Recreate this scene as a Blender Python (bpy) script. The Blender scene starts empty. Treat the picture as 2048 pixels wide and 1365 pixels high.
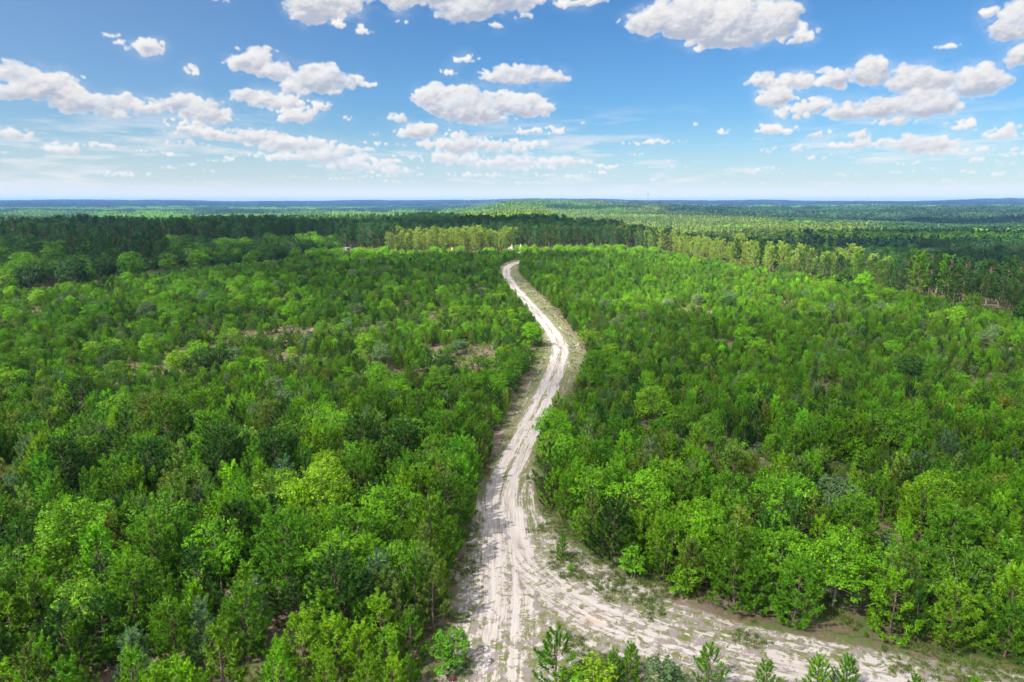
import bpy, math, random
import numpy as np
from mathutils import Vector, Matrix

S = bpy.context.scene
COL = S.collection
EYE = 24.0
TILT = 11.6
FOCAL = 1365.33            # in pixels of a 2048 wide frame
SUN_EL, SUN_AZ = 47.0, 232.0      # azimuth clockwise from +Y (the way the camera looks)

# ------------------------------------------------------------------ camera
cam = bpy.data.cameras.new("camera")
cam.lens = 24; cam.sensor_width = 36; cam.clip_start = 0.5; cam.clip_end = 40000
co = bpy.data.objects.new("camera", cam); COL.objects.link(co)
co.location = (0, 0, EYE); co.rotation_euler = (math.radians(90 - TILT), 0, 0)
S.camera = co
S.render.engine = 'CYCLES'
S.view_settings.view_transform = 'Standard'; S.view_settings.look = 'None'
S.view_settings.exposure = 1.78; S.view_settings.gamma = 1
S.cycles.use_denoising = True
S.cycles.denoiser = 'OPENIMAGEDENOISE'
S.cycles.max_bounces = 6; S.cycles.diffuse_bounces = 3; S.cycles.glossy_bounces = 1
S.cycles.transmission_bounces = 3; S.cycles.volume_bounces = 0; S.cycles.transparent_max_bounces = 8
S.cycles.sample_clamp_indirect = 6

# ------------------------------------------------------------------ sun
sd = bpy.data.lights.new("sun", 'SUN'); sd.energy = 5.0; sd.angle = math.radians(0.53); sd.color = (1.0, 0.93, 0.80)
so = bpy.data.objects.new("sun", sd); COL.objects.link(so)
_e, _a = math.radians(SUN_EL), math.radians(SUN_AZ)
SUN = Vector((math.sin(_a) * math.cos(_e), math.cos(_a) * math.cos(_e), math.sin(_e)))
so.rotation_euler = SUN.to_track_quat('Z', 'Y').to_euler(); so.location = (-60, -60, 90)

# ------------------------------------------------------------------ cumulus in the sky
# cumulus field: centre and half-size of each cloud in 1/100 degree of bearing and height above the horizon are derived below
CLOUDS=[(630,10,70,48),(700,8,35,32),(790,-8,90,34),(930,12,75,48),(1000,-5,90,45),(900,-25,200,46),(677,50,18,12),(727,63,22,10),(992,52,18,10),(1045,35,22,12),(435,-2,28,11),(1160,3,64,18),(800,45,28,6),
(1300,45,48,38),(1380,35,90,55),(1460,48,110,60),(1540,42,75,52),(1600,72,50,20),(1440,88,90,18),
(2020,50,48,45),(2040,110,30,35),(1975,28,22,18),(1900,91,32,11),
(1530,165,45,22),(1600,163,60,20),(1670,160,40,26),(1740,145,42,38),(1820,163,60,35),(1880,160,35,28),(1960,165,64,42),(1840,200,75,30),(1550,195,48,25),(1590,225,50,18),(1630,212,35,22),(1700,225,60,22),(1770,215,80,28),(1850,215,90,32),(1790,243,60,14),(1930,250,50,14),
(1445,262,20,9),(1545,260,62,14),(1640,270,35,10),(1720,270,25,14),(1840,290,85,24),(1735,290,80,14),(1675,292,25,12),(1590,296,45,9),(1540,300,22,6),(1640,314,60,8),(1890,300,70,13),(2000,265,60,16),(2040,300,40,10),
(1755,330,20,5),(1820,345,60,5),(1590,345,40,5),(1500,348,12,4),(1960,322,50,8),(1930,345,60,6),(2010,348,60,7),(1700,352,70,4),
(1040,150,80,24),(1000,152,50,20),(1095,155,50,17),(880,198,62,33),(920,212,80,40),(960,235,80,22),(1000,205,60,28),(1045,212,55,28),(1085,218,32,20),(850,190,35,20),(795,235,25,15),(835,263,50,20),(912,270,35,10),(925,118,32,12),(895,143,26,7),
(1045,262,25,9),(1095,262,60,10),(1015,283,50,7),(930,292,100,20),(870,288,45,12),(1035,300,60,13),(1000,325,120,14),(900,318,90,15),(1135,325,60,14),(1220,335,40,8),(1070,337,80,9),
(500,125,52,30),(545,142,50,24),(465,125,42,14),(525,108,35,15),(640,160,72,34),(705,166,55,17),(600,175,60,20),(540,203,85,22),(600,232,55,20),(490,193,30,20),(640,215,30,14),
(40,150,60,32),(90,178,80,38),(30,185,50,25),(150,203,60,32),(200,212,50,25),(250,203,40,20),(230,228,60,15),(300,215,40,20),(360,210,48,26),(410,222,62,30),(440,238,40,18),(380,247,80,12),(420,266,90,16),(500,275,90,20),(560,290,80,18),(620,290,70,18),(650,312,100,20),(560,315,80,10),(725,328,90,16),(785,340,60,13),(690,300,50,14),
(215,68,27,8),(240,88,15,12),(290,95,48,24),(385,142,22,12),(170,155,10,5),
(30,268,45,18),(130,298,60,15),(215,295,45,11),(98,298,22,7),(5,307,24,6),(55,327,45,6),(105,332,20,3),(215,345,50,6),(275,349,50,4),(380,288,28,8),(345,308,20,6),(380,332,25,5),(410,338,18,3),(120,368,60,3),(300,375,60,3),(580,355,60,4),
(1275,308,15,4),(1335,325,6,4),(1390,250,8,4),(690,235,14,7),(748,268,14,6),(1180,285,10,3),(1380,352,50,4),(950,350,120,7),(1100,352,100,6),(760,365,90,4),(1500,365,90,3),(1850,368,90,3),(1240,40,12,6),(1165,248,10,4),(660,185,30,10)]
def fbm(shape,base,octs,rng,gain=.55,asp=1.0):
    h,w=shape; out=np.zeros(shape); a=1.;tot=0
    for o in range(octs):
        f=base*2**o; nx=int(w/f)+3; ny=int(h*asp/f)+3
        g=rng.random((ny,nx))
        X=np.arange(w)/f; Y=np.arange(h)*asp/f
        x0=X.astype(int); y0=Y.astype(int); tx=X-x0; ty=Y-y0
        tx=tx*tx*(3-2*tx); ty=ty*ty*(3-2*ty)
        G0=g[y0][:,x0]*(1-tx)+g[y0][:,x0+1]*tx
        G1=g[y0+1][:,x0]*(1-tx)+g[y0+1][:,x0+1]*tx
        out+=a*(G0*(1-ty)[:,None]+G1*ty[:,None]); tot+=a; a*=gain
        if f*2<2: pass
    return out/tot
def fbm_down(shape,size,octs,rng,gain=.55,asp=1.0):
    out=np.zeros(shape);a=1.;tot=0;h,w=shape
    for o in range(octs):
        f=max(size/2**o,1.01)
        nx=int(w/f)+3; ny=int(h*asp/f)+3
        g=rng.random((ny,nx)); X=np.arange(w)/f; Y=np.arange(h)*asp/f
        x0=X.astype(int); y0=Y.astype(int); tx=X-x0; ty=Y-y0
        tx=tx*tx*(3-2*tx); ty=ty*ty*(3-2*ty)
        G0=g[y0][:,x0]*(1-tx)+g[y0][:,x0+1]*tx
        G1=g[y0+1][:,x0]*(1-tx)+g[y0+1][:,x0+1]*tx
        out+=a*(G0*(1-ty)[:,None]+G1*ty[:,None]); tot+=a; a*=gain
    return out/tot
def blur(a,k):
    for ax in (0,1):
        for _ in range(2):
            p=np.pad(a,[(k,k) if i==ax else (0,0) for i in (0,1)],mode='edge')
            c=np.cumsum(p,axis=ax); z=np.zeros_like(np.take(c,[0],ax)); c=np.concatenate([z,c],ax)
            n=2*k+1
            a=(np.take(c,range(n,c.shape[ax]),ax)-np.take(c,range(0,c.shape[ax]-n),ax))/n
    return a
def warp(a,dx,dy):
    h,w=a.shape; Y,X=np.mgrid[0:h,0:w]
    x=np.clip(X+dx,0,w-1.01); y=np.clip(Y+dy,0,h-1.01); x0=x.astype(int); y0=y.astype(int); tx=x-x0; ty=y-y0
    return (a[y0,x0]*(1-tx)+a[y0,x0+1]*tx)*(1-ty)+(a[y0+1,x0]*(1-tx)+a[y0+1,x0+1]*tx)*ty
AZ=46.; EL0=-1.; EL1=18.; PPD=26
def sky_image():
    rng=np.random.default_rng(7)
    w=int(2*AZ*PPD); h=int((EL1-EL0)*PPD)          # row 0 = lowest
    H=np.zeros((h,w)); F=np.zeros((h,w)); low=np.zeros((h,w))          # thickness, and how near to the cloud's base
    ct,st=np.cos(np.radians(11.6)),np.sin(np.radians(11.6))
    def azel(px,py):
        x=(px-1024)/1365.3; v=-(py-682.5)/1365.3
        X,Y,Z=x,ct+v*st,-st+v*ct
        return np.degrees(np.arctan2(X,Y)),np.degrees(np.arcsin(Z/np.sqrt(X*X+Y*Y+Z*Z)))
    cl=list(CLOUDS)
    for i in range(45):
        cy=rng.uniform(285,368); cl.append((rng.uniform(-60,2110),cy,rng.uniform(22,85)*(1.3-(cy-285)/160),rng.uniform(3,8)*(1.3-(cy-285)/110)))
    for (cx,cy,rx,ry) in cl:
        a0,e0=azel(cx,cy); a1,_=azel(cx+rx,cy); _,e1=azel(cx,cy-ry)
        X0=(a0+AZ)*PPD; Y0=(e0-EL0)*PPD; RX=abs(a1-a0)*PPD; RY=max(abs(e1-e0)*PPD,1.5)
        n=int(6+RX*RY/26.); n=min(n,260)
        for k in range(n):
            an=rng.random()*6.2832; q=np.sqrt(rng.random())
            u,v=q*np.cos(an),q*np.sin(an)
            if v<0: v*=.72
            r=RY*(.16+.40*rng.random()**2)*(1.15-.6*abs(u))
            r=max(r,1.6)
            px=X0+u*(RX-r*.6); py=Y0+v*max(RY-r*.8,0)
            hh=RY*.8*(1-q*q)
            x0=int(max(px-r*1.5,0)); x1=int(min(px+r*1.5+2,w)); y0=int(max(py-r,0)); y1=int(min(py+r+2,h))
            if x1<=x0 or y1<=y0: continue
            yy,xx=np.mgrid[y0:y1,x0:x1]
            d2=((xx-px)/1.35)**2+(yy-py)**2
            s=np.sqrt(np.maximum(r*r-d2,0))
            m=s>0
            val=np.where(m,s*1.2+hh,0)
            sub=H[y0:y1,x0:x1]; up=val>sub
            sub[up]=val[up]
            f=np.where(m,.62*s/r*(.75+.25*min(r/6,1))+.62*(1-q*q)**1.2*min(1,s.max()/4+.5),0)
            fs=F[y0:y1,x0:x1]; np.maximum(fs,f,out=fs)
            lo=low[y0:y1,x0:x1]; t=np.clip((yy-(Y0-RY*.7))/(RY*1.7),0,1)
            lo[up]=t[up]
    n1=fbm_down((h,w),26,5,rng,.6,1.5); n2=fbm_down((h,w),26,5,rng,.6,1.5)
    k=np.linspace(.35,1.25,h)[:,None]
    dx=(n1-.5)*30*k; dy=(n2-.5)*18*k
    F=warp(F,dx,dy); H=warp(H,dx,dy); low=warp(low,dx,dy)
    nd=fbm_down((h,w),14,5,rng,.68,1.35)
    nf=fbm_down((h,w),5,3,rng,.7,1.2)
    wisp=fbm_down((h,w),70,7,rng,.62,2.4)
    big=fbm_down((h,w),38,4,rng,.6,1.7)
    sc=np.linspace(4.,15.,h)[:,None]
    T=blur(F,1)
    big2=fbm_down((h,w),34,6,rng,.70,1.9)
    lowrow=np.clip((6.5-np.linspace(EL0,EL1,h)[:,None])/4,0,1)
    big2=big2*(1-lowrow)+fbm_down((h,w),46,5,rng,.62,4.5)*lowrow; nd2=nd*(1-lowrow)+fbm_down((h,w),18,4,rng,.62,2.8)*lowrow
    e=T*1.24+(big2-.5)*1.8+(nd2-.5)*.75+(nf-.5)*.34
    al=np.clip((e-.10)/.84,0,1)*np.clip(T*5,0,1); al=al*al*(3-2*al)
    al=blur(al,1)*.6+al*.4
    halo=np.clip(blur(F,12)*1.6-.02,0,1)*np.clip((wisp-.38)*3.0,0,1)*np.clip(nd*1.6-.2,0,1)*.60
    al=np.maximum(al,halo)
    row=np.linspace(EL0,EL1,h)[:,None]
    st1=fbm_down((h,w),120,6,rng,.62,7.); st2=fbm_down((h,w),300,3,rng,.6,2.)
    band=np.clip((row-.3)/1.2,0,1)*np.clip((7.5-row)/4.5,0,1)
    veil=np.clip((st1*.75+st2*.35-.60)*5.5,0,1)*band*.8
    al=1-(1-al)*(1-veil)
    al*=np.clip(.72+wisp*.55,0,1)
    Hn=blur(H,1)*.55+(nd-.5)*11*k+(big-.5)*12*k+np.clip(e,0,1.6)*9*k
    b1=blur(Hn,1); b3=blur(Hn,4)
    gy,gx=np.gradient(b1); gy3,gx3=np.gradient(b3)
    gx=gx*.45+gx3*.8; gy=gy*.45+gy3*.8
    nz=1/np.sqrt(1+(gx*gx+gy*gy)*.6)
    L=(-.40,.66,.64)
    lam=(-gx*.77*L[0]-gy*.77*L[1])*nz+nz*L[2]
    lam=np.clip(lam,-.2,1)
    thick=np.clip(blur(H,8)/(sc*2.6),0,1)
    lowb=blur(low,4)
    shade=.80+.42*(lam-.5)-.85*thick**1.4*(1-lowb)**.8*np.clip(big*3.2-1.0,0.1,1.5)-.04*thick+(big-.5)*1.15+(nd-.5)*.5
    shade=1-(1-shade)*np.clip(al*1.3,0,1)
    # soft shoulder instead of a hard floor
    shade=np.clip(shade,0,1.15); shade=.30+.70*(1-np.exp(-1.9*shade**1.6))/(1-np.exp(-1.9))
    shade=np.clip(shade,0,1)
    return al.astype(np.float32),shade.astype(np.float32)

# ------------------------------------------------------------------ sky
class NT:
    def __init__(s, tree): s.t = tree; s.n = tree.nodes; s.l = tree.links
    def new(s, ty, **kw):
        n = s.n.new(ty)
        for k, v in kw.items():
            if k == 'inp':
                for a, b in v.items():
                    if isinstance(b, bpy.types.NodeSocket): s.l.new(b, n.inputs[a])
                    else: n.inputs[a].default_value = b
            else: setattr(n, k, v)
        return n
    def math(s, op, a, b=None, c=None, clamp=False):
        n = s.n.new('ShaderNodeMath'); n.operation = op; n.use_clamp = clamp
        for i, v in enumerate((a, b, c)):
            if v is None: continue
            if isinstance(v, bpy.types.NodeSocket): s.l.new(v, n.inputs[i])
            else: n.inputs[i].default_value = v
        return n.outputs[0]
    def mix(s, f, a, b, blend='MIX'):
        n = s.n.new('ShaderNodeMix'); n.data_type = 'RGBA'; n.blend_type = blend
        for i, v in ((0, f), (6, a), (7, b)):
            if isinstance(v, bpy.types.NodeSocket): s.l.new(v, n.inputs[i])
            else: n.inputs[i].default_value = (tuple(v) + (1,))[:4] if i else v
        return n.outputs[2]
    def noise(s, vec, scale, detail=4, rough=.55, dist=0.):
        n = s.new('ShaderNodeTexNoise'); n.inputs['Scale'].default_value = scale
        n.inputs['Detail'].default_value = detail; n.inputs['Roughness'].default_value = rough
        n.inputs['Distortion'].default_value = dist
        if vec is not None: s.l.new(vec, n.inputs['Vector'])
        return n.outputs['Fac']
    def ramp(s, f, lo, hi, a=0., b=1.):
        n = s.new('ShaderNodeMapRange'); n.interpolation_type = 'SMOOTHSTEP'
        s.l.new(f, n.inputs[0])
        for i, v in enumerate((lo, hi, a, b)): n.inputs[i + 1].default_value = v
        return n.outputs[0]
    def comb(s, x, y, z):
        n = s.n.new('ShaderNodeCombineXYZ')
        for i, v in enumerate((x, y, z)):
            if isinstance(v, bpy.types.NodeSocket): s.l.new(v, n.inputs[i])
            else: n.inputs[i].default_value = v
        return n.outputs[0]
    def attr(s, name, ty='GEOMETRY'):
        n = s.n.new('ShaderNodeAttribute'); n.attribute_name = name; n.attribute_type = ty
        return n

def build_world():
    w = bpy.data.worlds.new("World"); S.world = w; w.use_nodes = True
    w.node_tree.nodes.clear(); T = NT(w.node_tree)
    al, sh = sky_image()
    h, wd = al.shape
    buf = np.zeros((h, wd, 4), np.float32); buf[..., 0] = sh; buf[..., 1] = al; buf[..., 3] = 1
    im = bpy.data.images.new("cumulus", wd, h, alpha=True, float_buffer=True); im.colorspace_settings.name = 'Non-Color'
    im.pixels.foreach_set(buf.ravel()); im.update(); im.pack()
    tc = T.new('ShaderNodeTexCoord')
    sx = T.new('ShaderNodeSeparateXYZ', inp={0: tc.outputs['Generated']})
    X, Y, Z = sx.outputs
    az = T.math('ARCTAN2', X, Y); el = T.math('ARCSINE', Z)
    u = T.math('MULTIPLY_ADD', az, math.degrees(1) / (2 * AZ), .5)
    v = T.math('MULTIPLY_ADD', el, math.degrees(1) / (EL1 - EL0), -EL0 / (EL1 - EL0))
    tx = T.new('ShaderNodeTexImage', image=im, extension='CLIP', interpolation='Linear', inp={0: T.comb(u, v, 0)})
    sp = T.new('ShaderNodeSeparateColor', inp={0: tx.outputs[0]})
    shade, alpha = sp.outputs[0], sp.outputs[1]
    sky = T.new('ShaderNodeTexSky', sky_type='NISHITA', sun_disc=False, sun_elevation=_e, sun_rotation=_a,
                altitude=100, air_density=1.0, dust_density=0.6, ozone_density=1.6)
    hs = T.new('ShaderNodeHueSaturation', inp={'Saturation': SKY_SAT, 'Value': SKY_VAL, 'Color': sky.outputs[0]})
    base = T.mix(1.0, hs.outputs[0], SKY_TINT, 'MULTIPLY')
    elev = T.math('MULTIPLY', el, math.degrees(1))
    low = T.math('POWER', T.ramp(elev, -2.5, 8., 1., 0.), 1.5)
    base = T.mix(T.math('MULTIPLY', low, HORIZON_MIX), base, HORIZON_COL)
    base = T.mix(T.math('MULTIPLY', T.ramp(elev, .0, 1.8, 1., 0.), .45), base, (3.7, 3.55, 3.1))
    # the air is milkier towards the sun's side
    base = T.mix(T.ramp(T.math('MULTIPLY', az, -1.), -.1, .75, 0., .11), base, (2.6, 2.5, 2.4))
    cc = T.mix(shade, CLOUD_DARK, CLOUD_LIGHT)
    far = T.ramp(elev, 0.3, 7., .55, 0.)
    cc = T.mix(far, cc, HORIZON_CLOUD)
    fin = T.mix(alpha, base, cc)
    # unseen broken cumulus over the rest of the sky, brightened to add fill light
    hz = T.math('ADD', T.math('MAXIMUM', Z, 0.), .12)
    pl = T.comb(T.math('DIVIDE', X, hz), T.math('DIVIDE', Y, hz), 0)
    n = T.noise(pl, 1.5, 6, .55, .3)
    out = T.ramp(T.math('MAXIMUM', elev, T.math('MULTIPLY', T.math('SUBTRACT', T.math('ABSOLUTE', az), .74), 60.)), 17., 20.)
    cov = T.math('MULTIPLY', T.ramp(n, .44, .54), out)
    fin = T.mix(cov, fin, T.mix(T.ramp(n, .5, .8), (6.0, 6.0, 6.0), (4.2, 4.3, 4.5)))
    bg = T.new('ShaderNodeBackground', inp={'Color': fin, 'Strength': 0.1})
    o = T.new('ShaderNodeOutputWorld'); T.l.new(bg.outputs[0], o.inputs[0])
    w.cycles.sampling_method = 'MANUAL'; w.cycles.sample_map_resolution = 1024
SKY_SAT, SKY_VAL, SKY_TINT = 1.15, 1.0, (.183, .292, .380)
HORIZON_MIX, HORIZON_COL = .95, (2.65, 2.85, 2.85)
CLOUD_DARK, CLOUD_LIGHT, HORIZON_CLOUD = (.86, 1.02, 1.42), (2.85, 2.80, 2.74), (2.65, 2.78, 2.82)
build_world()

# ------------------------------------------------------------------ lie of the land
def sst(t): t = np.clip(t, 0, 1); return t * t * (3 - 2 * t)
STAND = np.array([(40., 440.), (62.3, 334.0), (70.3, 268.8), (79.1, 234.3), (88.9, 208.8), (95., 181.9), (98., 154.8), (99.9, 138.7), (100., 125.), (104., 60.), (110., -40.)])
MAIN = np.array([(-0.9, 10.), (-0.9, 28.6), (-0.7, 33.1), (-0.4, 37.9), (-0.6, 44.0), (-0.9, 52.2), (-0.5, 57.4), (0.7, 63.7), (2.1, 71.3), (3.8, 80.9), (5.9, 93.3), (7.9, 107.9), (8.0, 121.7), (7.1, 132.9), (5.9, 146.3), (3.5, 167.8), (0.3, 196.2), (-2.0, 226.2), (-2.0, 246.6), (-0.2, 260.3), (2.4, 268.8), (7.3, 277.9), (13, 286.)])
BRANCH = np.array([(-0.6, 50.), (-0.2, 45.5), (0.7, 42.0), (2.3, 39.0), (4.6, 36.2), (7.7, 34.0), (11.3, 32.2), (16.9, 30.2), (23.0, 28.6), (32., 26.6), (44., 24.)])
EDGE_L = np.array([(-5., 8.), (-4.6, 28.6), (-4.2, 30.5), (-3.9, 33.1), (-3.6, 35.4), (-3.8, 40.7), (-3.5, 44.7), (-3.4, 48.6), (-3.1, 54.2), (-1.9, 63.0), (-0.8, 71.3), (0.7, 82.0), (3.4, 97.7), (5.6, 113.7), (5.2, 123.6), (4.6, 132.9), (3.5, 148.4), (1.6, 167.8), (-2.0, 198.6), (-4.3, 226.2), (-4.4, 252.3), (-2.4, 268.8), (1.2, 280.2)])
EDGE_R = np.array([(46., 27.), (31.3, 29.3), (26.6, 31.3), (21.1, 32.9), (13.8, 35.4), (9.5, 38.1), (7.9, 40.7), (4.5, 44.7), (2.4, 49.9), (2.1, 54.2), (2.6, 63.7), (3.9, 71.3), (6.2, 80.9), (10.8, 97.7), (12.2, 109.8), (12.0, 120.3), (11.0, 132.9), (10.3, 148.4), (8.8, 167.8), (5.5, 196.2), (2.7, 226.2), (1.8, 246.6), (5.0, 262.4), (11.1, 271.0)])
CLEAR = np.vstack([EDGE_L, EDGE_R[::-1], [(50, 22.), (20, 20.), (4, 8.)]])

def seg_dist(P, line):
    """distance, signed side (+ right of travel) and run along a polyline"""
    best = np.full(len(P), 1e9); side = np.zeros(len(P)); run = np.zeros(len(P)); acc = 0
    for a, b in zip(line[:-1], line[1:]):
        d = b - a; L = np.hypot(*d)
        t = np.clip(((P - a) @ d) / (L * L), 0, 1)
        q = a + t[:, None] * d; r = np.hypot(*(P - q).T)
        c = np.sign(d[1] * (P[:, 0] - a[0]) - d[0] * (P[:, 1] - a[1]))
        m = r < best
        best[m] = r[m]; side[m] = c[m]; run[m] = acc + t[m] * L; acc += L
    return best, side, run
def inside(P, poly):
    x, y = P[:, 0], P[:, 1]; r = np.zeros(len(P), bool); j = len(poly) - 1
    for i in range(len(poly)):
        xi, yi = poly[i]; xj, yj = poly[j]
        c = ((yi > y) != (yj > y)) & (x < (xj - xi) * (y - yi) / (yj - yi + 1e-12) + xi)
        r ^= c; j = i
    return r
def ground_z(x, y):
    x = np.asarray(x, float); y = np.asarray(y, float)
    r = np.hypot(x, y) + 1e-6
    P = np.stack([x.ravel(), y.ravel()], 1)
    z = .45 * np.sin(x / 37 + 1.) * np.sin(y / 53 + 2.) * sst((r - 60) / 80)
    # valley beyond the tall stand on the right
    line = STAND
    d, sd_, _ = seg_dist(P, line); d = (d * sd_).reshape(x.shape)     # STAND runs toward the camera: right of travel = left in view
    d = -d
    wv = sst((x - 20) / 90.) * sst((r - 60) / 80) * (1 - sst((r - 900) / 1500))
    z = z - 17 * sst((d + 22) / 190.) * wv
    # ground falls away on the left beyond the dark wood
    wl = sst((-x + 60) / 260.)
    z = z - 24 * sst((r - 480) / 800) * (1 - sst((r - 2600) / 3500)) * wl
    wr = sst((x - 250) / 500.)
    z = z - 14 * sst((r - 700) / 800) * (1 - sst((r - 2600) / 3500)) * wr
    # long rise in the middle
    bx = x / r
    z = z + 10 * sst((r - 900) / 1900) * np.exp(-((bx - .06) / .18) ** 2) * (y > 0) * (1 - .5 * sst((r - 3600) / 1500))
    # rolling country and the far ridges
    roll = np.sin(x / 410 + 1.3) * np.sin(y / 530 + .4) + .6 * np.sin(x / 190 + y / 260 + 2.)
    z = z + 2.6 * roll * sst((r - 700) / 1200)
    ridge = 12 + 7 * np.sin(bx * 9 + 1.1) + 5 * np.sin(bx * 23) + 3 * np.sin(bx * 57 + 1) + 12 * sst((bx - .42) / .3) - 6 * sst((-bx - .3) / .4)
    z = z + ridge * sst((r - 4200) / 3000) * (y > 0)
    return z
def gz(x, y): return float(ground_z(np.array([x]), np.array([y]))[0])
CT, ST = math.cos(math.radians(TILT)), math.sin(math.radians(TILT))
def view(x, y, z):
    """where a point falls in the photograph's 2048 x 1365 frame, and how far along the view it is"""
    f = y * CT + (EYE - z) * ST
    return 1024 + FOCAL * x / f, 682.5 - FOCAL * ((z - EYE) * CT + y * ST) / f, f

# ------------------------------------------------------------------ helpers
def link(o, parent=None):
    COL.objects.link(o)
    if parent is not None: o.parent = parent
    return o
def props(o, label=None, cat=None, group=None, kind=None):
    for k, v in (('label', label), ('category', cat), ('group', group), ('kind', kind)):
        if v: o[k] = v
    return o
def mesh_np(name, V, groups, mats, attrs=None, smooth=False):
    """groups: list of (faces array n x k, material index)"""
    me = bpy.data.meshes.new(name)
    loops = np.concatenate([f.ravel() for f, _ in groups]).astype(np.int32)
    sizes = np.concatenate([np.full(len(f), f.shape[1]) for f, _ in groups]).astype(np.int32)
    starts = np.concatenate([[0], np.cumsum(sizes)[:-1]]).astype(np.int32)
    me.vertices.add(len(V)); me.vertices.foreach_set('co', np.ascontiguousarray(V, np.float32).ravel())
    me.loops.add(len(loops)); me.loops.foreach_set('vertex_index', loops)
    me.polygons.add(len(sizes)); me.polygons.foreach_set('loop_start', starts)
    me.polygons.foreach_set('material_index', np.concatenate([np.full(len(f), m) for f, m in groups]).astype(np.int32))
    if smooth: me.polygons.foreach_set('use_smooth', np.ones(len(sizes), bool))
    for m in mats: me.materials.append(m)
    for k, a in (attrs or {}).items():
        at = me.attributes.new(k, 'FLOAT', 'POINT'); at.data.foreach_set('value', np.asarray(a, np.float32))
    me.update(calc_edges=True)
    return me
def new_mat(name):
    m = bpy.data.materials.new(name); m.use_nodes = True; m.node_tree.nodes.clear()
    T = NT(m.node_tree); o = T.new('ShaderNodeOutputMaterial')
    return m, T, o
def principled(T, o, col, rough=.8, spec=.3, normal=None):
    b = T.new('ShaderNodeBsdfPrincipled')
    if isinstance(col, bpy.types.NodeSocket): T.l.new(col, b.inputs['Base Color'])
    else: b.inputs['Base Color'].default_value = tuple(col) + (1,)
    if isinstance(rough, bpy.types.NodeSocket): T.l.new(rough, b.inputs['Roughness'])
    else: b.inputs['Roughness'].default_value = rough
    b.inputs['Specular IOR Level'].default_value = spec
    if normal is not None: T.l.new(normal, b.inputs['Normal'])
    if o is not None: T.l.new(b.outputs[0], o.inputs[0])
    return b
def bump(T, h, strength=.5, dist=.05):
    n = T.new('ShaderNodeBump', inp={'Strength': strength, 'Distance': dist}); T.l.new(h, n.inputs['Height']); return n.outputs[0]

# ------------------------------------------------------------------ soil and sand
def soil_colour(T, P):
    """pine litter with sandy and grassy patches, shared by the forest floor and the verges of the track"""
    n1 = T.noise(P, .13, 5, .6); n2 = T.noise(P, .9, 5, .65); n3 = T.noise(P, 6., 3, .6)
    litter = T.mix(n3, (.075, .052, .038), (.21, .145, .11))
    litter = T.mix(T.ramp(n2, .45, .7), litter, (.17, .125, .115))
    grass = T.mix(n3, (.035, .075, .012), (.10, .16, .035))
    c = T.mix(T.ramp(T.math('MULTIPLY_ADD', n2, .6, T.math('MULTIPLY', n1, .6)), .54, .72), litter, grass)
    sandy = T.ramp(T.math('MULTIPLY_ADD', n3, .25, T.noise(P, .33, 4, .6, .5)), .70, .80)
    return T.mix(T.math('MULTIPLY', sandy, .8), c, (.30, .245, .215)), n3
def soil_material():
    m, T, o = new_mat('forest_floor')
    P = T.new('ShaderNodeTexCoord').outputs['Object']
    c, n3 = soil_colour(T, P)
    g = T.new('ShaderNodeVectorMath', operation='LENGTH', inp={0: P}).outputs['Value']
    far = T.ramp(g, 120., 330.)
    c = T.mix(far, c, T.mix(n3, (.030, .042, .016), (.075, .075, .035)))
    principled(T, o, c, .95, .1, bump(T, n3, .5, .08))
    return m
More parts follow.
